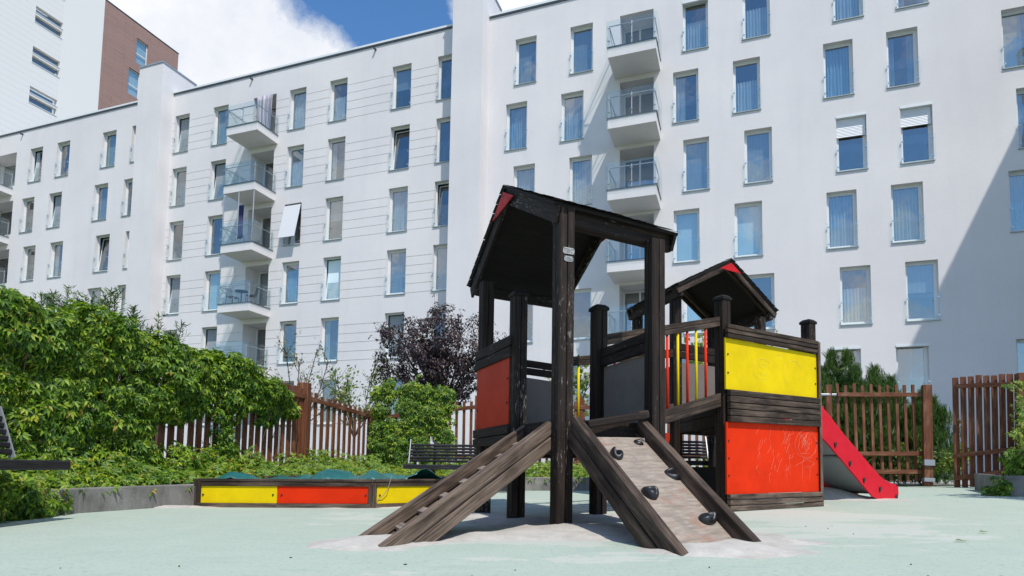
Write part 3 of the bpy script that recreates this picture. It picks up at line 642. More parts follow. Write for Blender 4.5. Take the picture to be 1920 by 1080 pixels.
def planks(a, b, za, zb, n, h, off, name='plank', m='rail_wood', th=.034, down=True, gap=.008, ext=0):
    """n planks stacked downward from the top line a(za)-b(zb)"""
    d = (b-a); d.z = 0; d.normalize(); nrm = Vector((d.y, -d.x, 0))
    mb = MB()
    for k in range(n):
        p = a+nrm*off-d*ext; q = b+nrm*off+d*ext
        mb.beam(Vector((p.x, p.y, za-k*h)), Vector((q.x, q.y, zb-k*h)), th, h-gap, top=True)
    return mb.build(name, m, ps, bevel=.006)
def board(a, b, z0a, z1a, z0b, z1b, off, m, name, th=.018, bolts=0):
    d = (b-a); d.z = 0; d.normalize(); nrm = Vector((d.y, -d.x, 0)); o = nrm*off
    pa, pb = Vector((a.x, a.y, 0))+o, Vector((b.x, b.y, 0))+o
    ob = MB().plate(pa+Z(z0a), pb+Z(z0b), pb+Z(z1b), pa+Z(z1a), th).build(name, m, ps)
    if bolts:
        for side in (0, 1):
            for k in range(bolts):
                f = .14+(k+.5)/bolts*.72; z = (z0a+(z1a-z0a)*f) if side == 0 else (z0b+(z1b-z0b)*f)
                p = (pa+d*.03 if side == 0 else pb-d*.03)+Z(z); MB().tube([p-nrm*.002, p+nrm*.008], .009, 8).build('bolt', 'bolt_black', ob)
    return ob
# tower one, left side: red board between C and B with dark planks over and under
zc = lambda y: at(899, y, 5.85).z
zb_ = lambda y: at(958, y, 5.13).z
off = .066
a, b = C-V*-.0+Vector((0, 0, 0)), B
planks(C+V*.05, B-V*.0, zc(659), zb_(629), 2, .085, -off if False else off*-1, 'plank') if False else None
dCB = (B-C).normalized()
def side_nrm(a, b): d = (b-a); d.z = 0; d.normalize(); return Vector((d.y, -d.x, 0))
# outward (towards camera-left) normal of C->B has negative x
sgn = 1 if side_nrm(C, B).x < 0 else -1
planks(C-dCB*.06, B+dCB*.02, zc(660), zb_(630), 2, .093, sgn*off, 'top_plank', 'dark_wood')
board(C-dCB*.04, B-dCB*.03, zc(806), zc(695), zb_(795), zb_(669), sgn*off, 'red_dull', 'red_board', bolts=2)
planks(C-dCB*.075, B, zc(807), zb_(796), 2, .082, sgn*(off+.004), 'bottom_plank', 'dark_wood')
# back side C-K and inner side K-D / D-E
planks(C, K, gz(C.x, C.y)+1.47, gz(K.x, K.y)+1.43, 2, .075, .05, 'top_plank', 'dark_wood')
board(C, K, .82, 1.34, .84, 1.30, .05, 'grey_board', 'grey_board')
dDE = (E_-D).normalized()
planks(D, E_, at(1121, 657, 5.5).z, at(1228, 618, 4.72).z, 2, .082, 0, 'top_plank', 'dark_wood')
board(D, E_, .80, at(1121, 690, 5.5).z, .80, at(1228, 659, 4.72).z, -.02, 'grey_board', 'grey_board')
# platform one
ZP = .80
mb = MB(); n_ = 9
for k in range(n_):
    t0, t1 = (k+.03)/n_, (k+.97)/n_
    p = [A.lerp(C, t0), A.lerp(C, t1), E_.lerp(K, t1), E_.lerp(K, t0)]
    mb.prism([Vector((q.x, q.y, ZP-.03)) for q in p], [Vector((q.x, q.y, ZP)) for q in p])
mb.build('platform', 'dark_wood', ps)
for a, b in ((A, C), (C, K), (K, E_), (E_, A)): planks(a, b, ZP-.032, ZP-.032, 2, .11, 0, 'skirt_board', 'dark_wood', .04)
# roofs
def roof(EL, ER, w, PK, over=.0, name='roof', rafter=True):
    EL, ER, PK, w = map(Vector, (EL, ER, PK, w)); th = .022
    r_ = None
    chord = (ER-EL); cn = Vector((chord.x, chord.y, 0)).normalized(); wd = w.normalized()
    o = MB()
    for e in (EL, ER):
        n = (e-PK).cross(w).normalized(); n = n if n.z > 0 else -n
        q = [e, e+w, PK+w, PK] if ((e-PK).cross(w)).z*1 > 0 else [PK, PK+w, e+w, e]
        c0, c1, c2, c3 = q
        if (c1-c0).cross(c3-c0).z < 0: c0, c1, c2, c3 = c3, c2, c1, c0
        o.plate(c0, c1, c2, c3, th)
    ro = o.build(name, 'roof_wood', ps)
    s_ = MB()
    for e in (EL, ER):
        dd = (e-PK).normalized(); nn = (e-PK).cross(w).normalized(); nn = nn if nn.z > 0 else -nn
        a0 = PK-wd*.015+nn*.003; a1 = e-wd*.015+dd*.02+nn*.003; b0 = PK+w+wd*.015+nn*.003; b1 = e+w+wd*.015+dd*.02+nn*.003
        rows_ = 12; m_ = 26
        for r in range(rows_):                       # courses of felt shingles with an uneven lower edge
            t0, t1 = r/rows_, (r+1)/rows_
            for k in range(m_):
                u0, u1 = (k+.04)/m_, (k+.98)/m_; lift = nn*(.004+.010*random.random()); dr = random.uniform(0, .10)/rows_
                p = lambda t_, u: (a0.lerp(a1, t_)).lerp(b0.lerp(b1, t_), u)
                q = [p(t0, u0), p(t0, u1), p(min(1.02, t1+dr), u1), p(min(1.02, t1+dr), u0)]
                q = [q[0]+nn*.001, q[1]+nn*.001, q[2]+lift, q[3]+lift]
                s_.quad(*q)
    s_.build('shingle', 'shingle', ro)
    b_ = MB()
    for base in (Vector((0, 0, 0)), w):              # barge boards and rafters on both gables
        sg = 1 if base.length < .1 else -1
        for e in (EL, ER):
            s0 = PK+base-Z(.024); s1 = e+base-Z(.024)+(e-PK).normalized()*.01
            b_.beam(s0+wd*sg*.035, s1+wd*sg*.035, .026, .12 if not rafter else .09, top=True)
            if rafter: b_.beam(s0+wd*sg*.13-Z(.0), s1+wd*sg*.13-(e-PK).normalized()*.03, .045, .07, top=True)
    b_.build('barge_board', 'rail_wood' if name == 'roof' and rafter else 'dark_wood', ro, bevel=.004)
    for base in (wd*.02, w-wd*.02):
        l = (EL-PK).normalized(); r = (ER-PK).normalized(); p = PK+base-Z(.062)
        g_ = MB(); gs = .33 if not rafter else .27
        pa, pb, pc = p, p+l*gs, p+r*gs*.9
        off_ = wd*(-.008 if base.length < .5*w.length else .008)
        g_.prism([pa+off_*3, pb+off_*3, pc+off_*3], [pa+off_*4, pb+off_*4, pc+off_*4]); g = g_.build('gusset', 'gusset_red', ro)
        h_ = MB(); cen = (pa+pb+pc)/3
        for q in (pa, pb, pc):
            for dlt in (.28, .42):
                c_ = q.lerp(cen, dlt); h_.tube([c_+off_*2.8, c_+off_*4.5], .006, 6)
        h_.build('bolt', 'bolt_black', g)
    return ro
EL = at(878, 538, 6.37); ER = at(1040, 374, 4.28); FR = at(1272, 437, 4.845); ze = (EL.z+ER.z+FR.z)/3
w1 = Vector((FR.x-ER.x, FR.y-ER.y, 0)); PK1 = Vector(((EL.x+ER.x)/2, (EL.y+ER.y)/2, at(940, 347, 5.32).z))
EL = Vector((EL.x, EL.y, ze)); ER = Vector((ER.x, ER.y, ze))
roof(EL, ER, w1, PK1, rafter=False)
wd1 = w1.normalized(); cd1 = (EL-ER); cd1.z = 0; cd1.normalize()
mb = MB(); p = ER+cd1*.10+Z(.028); mb.beam(p+wd1*.04, p+w1+wd1*.0, .09, .155, top=True); mb.build('eave_beam', 'dark_wood', ps, bevel=.03, seg=3)
mb = MB(); p = EL-cd1*.16-Z(.03); mb.beam(p+wd1*.02, p+w1+wd1*.02, .07, .11, top=True); mb.build('eave_beam', 'dark_wood', ps, bevel=.03, seg=3)
L_ = at(1271, 531, 7.7); R_ = at(1458, 583, 8.95); w2 = Vector((-.40, 1.34, 0)); z2 = (L_.z+R_.z)/2
L_ = Vector((L_.x, L_.y, z2)); R_ = Vector((R_.x, R_.y, z2)); PK2 = Vector(((L_.x+R_.x)/2, (L_.y+R_.y)/2, at(1372, 485, 8.33).z))
roof(L_, R_, w2, PK2)
cd2 = (R_-L_); cd2.z = 0; cd2.normalize(); wd2 = w2.normalized()
for e, s_ in ((L_, 1), (R_, -1)):
    p = e+cd2*.10*s_-Z(.02); MB().beam(p+wd2*.04, p+w2+wd2*.03, .08, .12, top=True).build('eave_beam', 'dark_wood', ps, bevel=.025, seg=3)
# box tower: planks, yellow board, planks, red board, planks on the F-G face
fa = at(1364, 780, 6.10); fb = at(1535, 780, 6.93); fa.z = fb.z = 0
za = lambda y: at(1364, y, 6.10).z
zb2 = lambda y: at(1534, y, 6.93).z
planks(fa, fb, za(607), zb2(640), 3, .048, 0, 'top_plank', 'rail_wood', .04)
yb = board(fa, fb, za(729), za(632), zb2(746), zb2(665), -.014, 'yellow_paint', 'yellow_board', bolts=2)
planks(fa+(fb-fa)*.01, fb, za(730), zb2(747), 5, .0645, .006, 'middle_plank', 'rail_wood', .045)
rb_ = board(fa, fb, za(927), za(791), zb2(921.5), zb2(799), -.014, 'red_paint', 'red_board', bolts=3)
planks(fa, fb+(fb-fa)*.005, za(927), zb2(922), 3, .056, .004, 'bottom_plank', 'worn_wood', .045)
MB().beam(fb+Z(gz(fb.x, fb.y))+(fb-fa)*.012, fb+Z(zb2(642))+(fb-fa)*.012, .03, .05, up=(0, 1, 0)).build('edge_strip', 'worn_wood', ps, bevel=.004)
# far sides of the box
planks(P1, P2, at(1268, 645, 8.0).z, at(1430, 672, 8.85).z, 2, .10, .06, 'top_plank', 'dark_wood')
board(P1, P2, 1.22, at(1268, 680, 8).z, 1.24, at(1430, 700, 8.85).z, .05, 'grey_board', 'grey_board')
board(P1, P2, .10, .50, .11, .52, .05, 'roof_wood', 'low_board')  # near-black wood: the shade under the box is put into its colour
bb = board(P1+(P2-P1)*-.2, P1+(P2-P1)*-.03, .60, .92, .60, .92, .02, 'red_dull', 'red_board')
ZB = 1.20
mb = MB(); cs = [F, Gp, P2, P1]
mb.prism([Vector((q.x, q.y, ZB-.05)) for q in cs], [Vector((q.x, q.y, ZB)) for q in cs]); mb.build('platform', 'dark_wood', ps)
mb = MB(); cs = [P1, P2, P4, P3]
mb.prism([Vector((q.x, q.y, ZB-.05)) for q in cs], [Vector((q.x, q.y, ZB-.001)) for q in cs]); mb.build('platform', 'dark_wood', ps)
planks(P1, P2, ZB-.052, ZB-.052, 2, .12, 0, 'skirt_board', 'dark_wood'); planks(F, P1, ZB-.052, ZB-.052, 2, .12, 0, 'skirt_board', 'dark_wood')
planks(Gp, P2, 1.95, 2.0, 3, .09, 0, 'top_plank', 'dark_wood'); board(Gp, P2, 1.25, 1.68, 1.25, 1.7, .0, 'grey_board', 'side_board')
board(P2, P4, 1.25, 1.8, 1.25, 1.8, 0, 'grey_board', 'side_board'); board(P3, P1, 1.25, 1.8, 1.25, 1.8, 0, 'grey_board', 'side_board')
# bridge
dz0, dz1 = .775, 1.205
n1 = Vector(F-D); n1.z = 0; n1.normalize(); bn = side_nrm(D, F)
mb = MB()
for a, b, h_, t_ in ((D, F, .064, .05), (K, Q, .064, .05)):
    for k in range(2): mb.beam(Vector((a.x, a.y, dz0+.03-k*.068)), Vector((b.x, b.y, dz1+.03-k*.068)), t_, h_, top=True)
mb.build('bridge_beam', 'rail_wood', ps, bevel=.005)
mb = MB(); nn = 13
for k in range(nn):
    t0, t1 = (k+.04)/nn, (k+.96)/nn; zz0, zz1 = dz0+(dz1-dz0)*t0, dz0+(dz1-dz0)*t1
    p = [D.lerp(F, t0), D.lerp(F, t1), K.lerp(Q, t1), K.lerp(Q, t0)]; zq = [zz0, zz1, zz1, zz0]
    mb.prism([Vector((q.x, q.y, z-.05)) for q, z in zip(p, zq)], [Vector((q.x, q.y, z-.022)) for q, z in zip(p, zq)])
mb.build('bridge_deck', 'dark_wood', ps)
hz = lambda px, y, Y: at(px, y, Y).z
h0, h1 = hz(1121, 629, 5.5), hz(1345, 592, 6.2)
for a, b, zz0, zz1 in ((D, F, h0, h1), (K, Q, h0-.07, h1-.13)):
    mb = MB()
    for k in range(2): mb.beam(Vector((a.x, a.y, zz0-k*.05)), Vector((b.x, b.y, zz1-k*.05)), .045, .046, top=True)
    mb.build('handrail', 'rail_wood', ps, bevel=.005)
for i, t_ in enumerate([.522, .609, .688, .764, .846]):
    p = D.lerp(F, t_)
    MB().tube([Vector((p.x, p.y, dz0+(dz1-dz0)*t_)), Vector((p.x, p.y, h0+(h1-h0)*t_-.09))], .0125, 10).build('bar', ['red_paint', 'yellow_paint'][i % 2], ps, True)
for i in range(9):
    t_ = .045+i*.0985; p = K.lerp(Q, t_)
    MB().tube([Vector((p.x, p.y, dz0+(dz1-dz0)*t_)), Vector((p.x, p.y, h0-.07+(h1-h0-.06)*t_-.09))], .0125, 10).build('bar', ['red_paint', 'yellow_paint'][i % 2], ps, True)
for i in range(4):
    t_ = .12+i*.22; p = Q.lerp(P1, t_)
    MB().tube([Vector((p.x, p.y, 1.2)), Vector((p.x, p.y, 1.86))], .0125, 10).build('bar', ['orange_paint', 'yellow_paint'][i % 2], ps, True)
planks(Q, P1, 1.93, 1.93, 1, .07, 0, 'handrail', 'rail_wood')
# ladder (two double rails, cleats) between B and A
lad = MB(); ftn = G(-.741, 3.379, -.02); tpn = at(1036, 785, 4.47); ftf = G(-.961, 3.91, -.02); tpf = at(986, 795, 5.02)
ln = (tpn-ftn).normalized(); ftn -= ln*.05; ftf -= (tpf-ftf).normalized()*.05
def rail_pair(f, t_, wdt=.058, h=.084, ups=(0, 0, 1)):
    mb = MB(); d = (t_-f).normalized(); side = d.cross(Vector((0, 0, 1))).normalized(); up = side.cross(d)
    mb.beam(f, t_, wdt, h, up, top=True); mb.beam(f-up*(h+.011), t_-up*(h+.011), wdt, h, up, top=True)
    # dark core so that no light shows through the joint
    mb.beam(f-up*.02, t_-up*.02, wdt*.5, h*1.6, up, top=True); return mb, up
for f, t_ in ((ftn, tpn), (ftf, tpf)):
    mb, up_l = rail_pair(f, t_)
    r_ = mb.build('ladder_rail', 'worn_wood', ps, bevel=.007)
    r_['label'] = 'weathered grey-brown ladder rail'
mb = MB(); dn = up_l*.105; mb.plate(ftn-dn, tpn-dn, tpf-dn, ftf-dn, .02); mb.build('ladder_board', 'worn_wood', ps)
for k in range(8):
    t0 = .10+k*.112; p, q = ftn.lerp(tpn, t0)-up_l*.088, ftf.lerp(tpf, t0)-up_l*.088
    MB().beam(p, q, .06, .028, up_l).build('rung', 'rung_wood', ps, bevel=.006)
# climbing ramp between A and E
rl_f, rl_t = G(.885, 3.135, -.02), at(1082, 781, 4.30); rr_f, rr_t = G(1.425, 3.565, -.02), at(1205, 785, 4.60)
rl_f -= (rl_t-rl_f).normalized()*.05; rr_f -= (rr_t-rr_f).normalized()*.05
for f, t_ in ((rl_f, rl_t), (rr_f, rr_t)):
    mb, up_r = rail_pair(f, t_, .062, .098); mb.build('ramp_rail', 'rail_wood', ps, bevel=.007)
dn = up_r*.10; rs = lambda u, v: rl_f.lerp(rl_t, v).lerp(rr_f.lerp(rr_t, v), u)
a_, b_, c_, d_ = rs(.04, -.03), rs(.96, -.03), rs(.96, .93), rs(.04, .93)
surf = MB().plate(a_-dn, b_-dn, c_-dn, d_-dn, .02).build('ramp_board', 'ramp_board', ps)
def surf_at(px, py):                                  # where a line of sight meets the ramp board
    o_ = Vector((0, 0, EYE)); d = at(px, py, 1)-o_; p0 = a_-dn; n = (b_-a_).cross(d_-a_); return o_+d*((p0-o_).dot(n)/d.dot(n))
eu = (b_-a_).normalized(); ev = (d_-a_).normalized(); en = eu.cross(ev).normalized(); en = en if en.z > 0 else -en
def grip(px, py, lw, lh, ang, seed):
    c0 = surf_at(px, py); rr = random.Random(seed); mb = MB(); n = 22; rows_ = [(1.0, -.004), (1.03, .016), (.93, .034), (.66, .046), (.42, .040), (.24, .018), (.0, .010)]
    ca, sa = math.cos(ang), math.sin(ang); ph = rr.random()*6; ph2 = rr.random()*6
    for f_, z in rows_:
        for i in range(n):
            th = 6.28318*i/n; r = 1+.12*math.sin(2*th+ph)+.05*math.sin(3*th+ph2); x, y = math.cos(th)*lw*r*f_, math.sin(th)*lh*r*f_
            zz = z*(1+.22*math.sin(th*2+ph2)+.1*math.sin(th*3+ph)); mb.v.append(tuple(c0+eu*(x*ca-y*sa)+ev*(x*sa+y*ca)+en*zz*1.25))
    for j in range(len(rows_)-1):
        for i in range(n): i2 = (i+1) % n; mb.face((j*n+i, j*n+i2, (j+1)*n+i2, (j+1)*n+i))
    o = mb.build('climbing_hold', 'rubber_black', ps, True); sb_ = o.modifiers.new('s', 'SUBSURF'); sb_.levels = sb_.render_levels = 1
for i, g in enumerate([(1153, 858, .036, .066, .3), (1196, 838, .070, .056, .2), (1256, 898, .074, .054, -.35), (1216, 931, .074, .048, -.9), (1324, 979, .076, .054, .1)]): grip(*g, i+3)
p, q = at(1098, 796, 4.32), at(1207, 779, 4.58); dd_ = (q-p).normalized()
MB().beam(p, q, .075, .055).build('threshold_beam', 'dark_wood', ps, bevel=.012)
MB().beam(at(1193, 779.5, 4.555), at(1212, 776.5, 4.6), .079, .059).build('beam_end', 'rail_wood', ps, bevel=.012)
# maker's plates on the near post
for (x0, y0, x1, y1) in ((1055.5, 463, 1078, 475.5), (1057.5, 479, 1075, 489.5)):
    cc = at((x0+x1)/2, (y0+y1)/2, 4.4); Y_ = 4.4-.066
    c = at((x0+x1)/2, (y0+y1)/2, Y_); wx = (x1-x0)/FOC*Y_/2/.92; hz_ = (y1-y0)/FOC*Y_/2
    base_ = A+U*.008-V*.0622; base_ = Vector((base_.x, base_.y, c.z))
    ob = MB().prism([base_-U*wx-Z(hz_), base_+U*wx-Z(hz_), base_+U*wx+Z(hz_), base_-U*wx+Z(hz_)], [base_-U*wx-Z(hz_)-V*.003, base_+U*wx-Z(hz_)-V*.003, base_+U*wx+Z(hz_)-V*.003, base_-U*wx+Z(hz_)-V*.003]).build('maker_plate', 'plate_grey', ps)
    e_ = MB()
    for k in range(3):
        zz = hz_*(.5-k*.5)
        for j in range(7):
            if random.random() < .8: xx = -wx*.78+j*wx*.24; e_.beam(base_+U*xx+Z(zz)-V*.004, base_+U*(xx+wx*.15)+Z(zz)-V*.004, .002, hz_*.22)
    e_.build('embossing', 'metal_dark', ob)
    s_ = MB()
    for i_, j_ in ((1, 1), (1, -1), (-1, 1), (-1, -1)): q = base_+U*wx*.9*i_+Z(hz_*.8*j_); s_.tube([q-V*.003, q-V*.007], .0035, 6)
    s_.build('screw', 'bolt_black', ob)
# chalk scribbles on the box boards
fd = (fb-fa).normalized(); fn = side_nrm(fa, fb)
def chalk(strokes, m, name, par, wdt=.0024):
    for st_ in strokes:
        pts = []; mb = MB()
        for px, py in st_:
            o_ = Vector((0, 0, EYE)); d = at(px, py, 1)-o_; p0 = fa+fn*(-.014+.0015); pts.append(o_+d*((p0-o_).dot(fn)/d.dot(fn)))
        for p, q in zip(pts[:-1], pts[1:]):
            if (q-p).length > 1e-4: mb.beam(p, q, .0012, wdt*random.uniform(.5, 1.1), (0, 0, 1) if abs((q-p).normalized().z) < .8 else tuple(fd))
        mb.build(name, m, par)
def ring(cx_, cy_, rx, ry, a0=0, a1=6.4, n=18, j=1.2): return [(cx_+rx*math.cos(a0+(a1-a0)*i/n)+random.uniform(-j, j), cy_+ry*math.sin(a0+(a1-a0)*i/n)+random.uniform(-j, j)) for i in range(n+1)]
st = [ring(1511, 832, 20, 27), ring(1514, 836, 17, 24, 1, 7), ring(1507, 830, 4, 4), ring(1518, 828, 4, 5)]
st += [[(1496+random.random()*26, 808+random.random()*8), (1500+random.random()*22, 822+random.random()*26)] for _ in range(12)]
st += [[(1511, 846), (1504, 836), (1511, 825), (1517, 838), (1511, 848), (1503, 851), (1519, 850)], [(1508, 858), (1505, 868), (1505, 875)], [(1490, 874), (1505, 866), (1512, 862), (1528, 868), (1521, 875), (1507, 876)], [(1505, 876), (1505, 897)], [(1519, 876), (1518, 898)]]
for cx_, cy_, n_, sx_, sy_ in ((1420, 815, 5, 10, 20), (1455, 840, 10, 9, 34), (1475, 870, 8, 8, 22), (1435, 870, 3, 10, 20), (1478, 812, 8, 6, 8)):
    for _ in range(n_):
        x0, y0 = random.gauss(cx_, sx_), random.gauss(cy_, sy_)
        if 797 < y0 < 905 and x0 < 1530: st.append([(x0, y0), (x0+random.uniform(-4, 2), min(915, y0+random.uniform(4, 9))), (x0+random.uniform(-9, 5), min(917, y0+random.uniform(9, 26)))])
chalk(st, 'chalk', 'chalk_mark', rb_)
st = [ring(1428, 692, 16, 20, .6, 6.2), ring(1486, 700, 17, 24, 2.2, 6.0), ring(1430, 686, 5, 4), [(1424, 697), (1430, 704), (1438, 699)], [(1452, 668), (1460, 664), (1467, 668), (1462, 676)], [(1400, 655), (1402, 672)]]
chalk(st, 'chalk_yellow', 'chalk_mark', yb, wdt=.004)
# slide
def slp(px, py):                                      # near side plate plane
    t_ = (px-1536)/(1682-1536); return at(px, py, 7.42+(8.5-7.42)*t_**1.05)
out = [(1530, 751), (1536, 759), (1560, 789), (1581, 816), (1610, 850), (1638, 883), (1651, 896), (1664, 904.6), (1677, 908.5), (1681, 913), (1682, 927), (1678, 934.7), (1643, 936), (1633, 931), (1620, 916), (1599, 891), (1573, 860), (1555, 839), (1538, 820), (1530, 811)]
S0, S1 = slp(1536, 900), slp(1682, 900); sdir = Vector((S1.x-S0.x, S1.y-S0.y, 0)).normalized(); sn = Vector((-sdir.y, sdir.x, 0))
def on_plane(px, py, off_=0):
    o_ = Vector((0, 0, EYE)); d = at(px, py, 1)-o_; p0 = S0+sn*off_; return o_+d*((p0-o_).dot(sn)/d.dot(sn))
sl3 = [on_plane(*q) for q in out]
sld = [q-sn*.02 for q in sl3]
MB().prism([q+sn*.0 for q in sl3], [q-sn*.022 for q in sl3]).build('slide_side', 'slide_red', ps, bevel=.004)
MB().prism([q+sn*.52 for q in sl3], [q+sn*.498 for q in sl3]).build('slide_side', 'slide_red', ps, bevel=.004)
bed = [on_plane(*q) for q in [(1530, 805), (1555, 833), (1573, 853), (1599, 884), (1620, 908), (1633, 920), (1645, 925), (1679, 927)]]
mb = MB()
for p, q in zip(bed[:-1], bed[1:]): mb.plate(p+sn*.0, q+sn*.0, q+sn*.498, p+sn*.498, .006)
mb.build('slide_bed', 'slide_metal', ps)
mb = MB()
for k in (0, 2): q = bed[k]; mb.beam(q+Z(-.03), q+sn*.498+Z(-.03), .03, .03)
mb.build('slide_brace', 'galvanised', ps)
mb = MB()
for px, py in ((1562, 833), (1589.5, 868), (1616, 899), (1646, 916), (1677, 931)):
    c = on_plane(px, py)-sn*.022; mb.tube([c, c-sn*.014], .024, 10); mb.tube([c-Z(.03)-sn*0, c-Z(.03)-sn*.010], .013, 8); mb.tube([c+Z(.012)+sdir*.022, c+Z(.012)+sdir*.022-sn*.010], .013, 8)
mb.build('slide_bolt', 'bolt_black', ps)
# ------------------------------------------------------------------ sand
def hsum(x, y):
    z = -.012
    for cx_, cy_, rx_, ry_, h in ((-.78, 3.62, .27, .24, .045), (-.2, 4.0, .6, .22, .026), (1.12, 3.34, .34, .20, .045), (.40, 4.30, .36, .26, .034), (.95, 4.15, .6, .42, .030), (.05, 5.0, .40, .35, .022), (1.5, 3.75, .30, .2, .02), (-.3, 5.6, .35, .3, .016), (.75, 5.4, .5, .35, .022)):
        z += (h+.012)*math.exp(-((x-cx_)/rx_)**2-((y-cy_)/ry_)**2)
    return z
from mathutils import noise as mn
def patch(name, x0, x1, y0, y1, st_, fn_, m, label=None):
    mb = MB(); nx = int((x1-x0)/st_)+1; ny = int((y1-y0)/st_)+1
    for j in range(ny):
        for i in range(nx): x, y = x0+i*st_, y0+j*st_; mb.v.append((x, y, gz(x, y)+fn_(x, y)+.010*mn.noise(Vector((x*5, y*5, 0)))+.004*mn.noise(Vector((x*19, y*19, 3)))))
    for j in range(ny-1):
        for i in range(nx-1): o = j*nx+i; mb.face((o, o+1, o+nx+1, o+nx))
    return tag(mb.build(name, m, None, True), kind='stuff')
patch('sand', -1.7, 2.2, 2.8, 6.3, .035, hsum, 'sand')
patch('sand', 3.0, 5.4, 6.4, 9.4, .05, lambda x, y: -.014+.15*math.exp(-((x-4.12)/.42)**2-((y-8.35)/.26)**2)+.035*math.exp(-((x-4.6)/.8)**2-((y-8.4)/.3)**2)+.022*math.exp(-((x-3.4)/.5)**2-((y-7.2)/.3)**2), 'sand')
patch('sand', -3.6, .1, 6.1, 7.4, .05, lambda x, y: -.016+.034*math.exp(-((y-6.62-.02*x)/.16)**2)*(.6+.5*math.sin(x*3.1)), 'sand')

# ------------------------------------------------------------------ sandbox and tarp
sx = thing('sandbox', (-1.9, 7.3, 0), 'low timber sandbox with yellow and red side boards and dark top planks', 'sandbox')
SBc = [(-3.23, 6.62), (-1.41, 6.50), (-.66, 6.90), (-.62, 7.9), (-1.2, 8.75), (-2.7, 8.8), (-3.35, 7.9)]
def sbz(p, z): return G(p[0], p[1], z)
zt0 = .292
cen = Vector((-1.8, 7.6, 0))
for i in range(len(SBc)):
    p, q = SBc[i], SBc[(i+1) % len(SBc)]; P_, Q_ = sbz(p, 0), sbz(q, 0); d = (Q_-P_); d.z = 0; d.normalize(); n = Vector((d.y, -d.x, 0))
    segs = [(0, .452, 'yellow_paint'), (.458, .985, 'red_paint')] if i == 0 else [(.03, .98, 'yellow_paint' if i % 2 else 'red_paint')]
    for t0, t1, m_ in segs:
        a, b = P_.lerp(Q_, t0)+n*.02, P_.lerp(Q_, t1)+n*.02
        MB().plate(a+Z(.045), b+Z(.045), b+Z(.225), a+Z(.225), .02).build('side_board', m_, sx)
        mb = MB()
        for e_, s_ in ((a, 1), (b, -1)): c = e_+d*.04*s_+Z(.13); mb.tube([c, c+n*.008], .010, 8)
        mb.build('bolt', 'bolt_black', sx)
        mb = MB(); mb.beam(a+Z(.042)+n*.006-d*.01, b+Z(.042)+n*.006+d*.01, .04, .075, top=True); mb.build('base_plank', 'worn_wood', sx, bevel=.004)
    mb = MB(); e = .03
    mb.beam(P_-d*(e if i else .06)+Z(zt0-.032)+n*.012, Q_+d*e+Z(zt0-.032)+n*.012, .045, .042, top=True)
    mb.build('top_plank', 'rail_wood', sx, bevel=.005)
    mb = MB(); mb.beam(P_-d*(e if i else .07)+Z(zt0)-n*.03, Q_+d*e+Z(zt0)-n*.03, .14, .028, top=True); mb.build('seat_plank', 'rail_wood', sx, bevel=.005)
    MB().beam(Q_+Z(-.03)+n*.012, Q_+Z(zt0-.034)+n*.012, .05, .08, up=tuple(d)).build('corner_post', 'rail_wood', sx, bevel=.005)
MB().beam(sbz(SBc[0], -.03)+Vector((-.03, .0, 0)), sbz(SBc[0], zt0-.034)+Vector((-.03, .0, 0)), .06, .05, up=(1, 0, 0)).build('corner_post', 'rail_wood', sx, bevel=.005)
mb = MB(); nx, ny = 110, 46
def inside(x, y):
    k = True
    for i in range(len(SBc)):
        p, q = SBc[i], SBc[(i+1) % len(SBc)]
        if (q[0]-p[0])*(y-p[1])-(q[1]-p[1])*(x-p[0]) < 0: k = False
    return k
for j in range(ny+1):
    for i in range(nx+1):
        x = -3.25+3.35*i/nx; y = 6.55+2.25*j/ny
        v = Vector((x, y, 0)); z = .262+.060*mn.noise(v*1.6)+.05*abs(mn.noise(v*3.7+Vector((3, 1, 0))))+.03*mn.noise(Vector((x*9, y*4, 2)))
        if j < 9:                                     # folds rising over the front edge in two places
            rise = .060*math.exp(-((x+2.92)/.20)**2)+.075*math.exp(-((x+1.88)/.26)**2)+.068*math.exp(-((x+1.45)/.12)**2)+.068*math.exp(-((x+.95)/.22)**2)+.05*math.exp(-((x+.45)/.3)**2)
            z = .262+.022*abs(mn.noise(Vector((x*17, y*11, 2))))+rise*1.55*(1+.5*mn.noise(Vector((x*6, y*5, 1))))*math.exp(-((j-4.5)/3.6)**2)+.018*mn.noise(Vector((x*13, y*6, 4)))
        mb.v.append((x, y, gz(x, y)+z))
for j in range(ny):
    for i in range(nx):
        x = -3.25+3.35*(i+.5)/nx; y = 6.55+2.25*(j+.5)/ny
        if inside(x, y): q = j*(nx+1)+i; mb.face((q, q+1, q+nx+2, q+nx+1))
o = mb.build('tarpaulin', 'tarp', None, True); so_ = o.modifiers.new('t', 'SOLIDIFY'); so_.thickness = .004
tag(o, 'crumpled teal green tarpaulin covering the sandbox', 'tarpaulin')
mb = MB()
def fr(px, py): return at(px, py, 6.50)
mb.tube([fr(672, 893), fr(668, 905), fr(671, 925), fr(679, 944), fr(684, 950)], .004, 5); mb.tube([fr(735, 890), fr(728, 915), fr(718, 930), fr(709, 937), fr(706, 946)], .004, 5)
mb.tube([fr(652, 945), fr(662, 933), fr(672, 928), fr(684, 935), fr(679, 945), fr(668, 948)], .004, 5)
tag(mb.build('rope', 'rope'), 'thin frayed cords hanging over the front of the sandbox', 'rope')

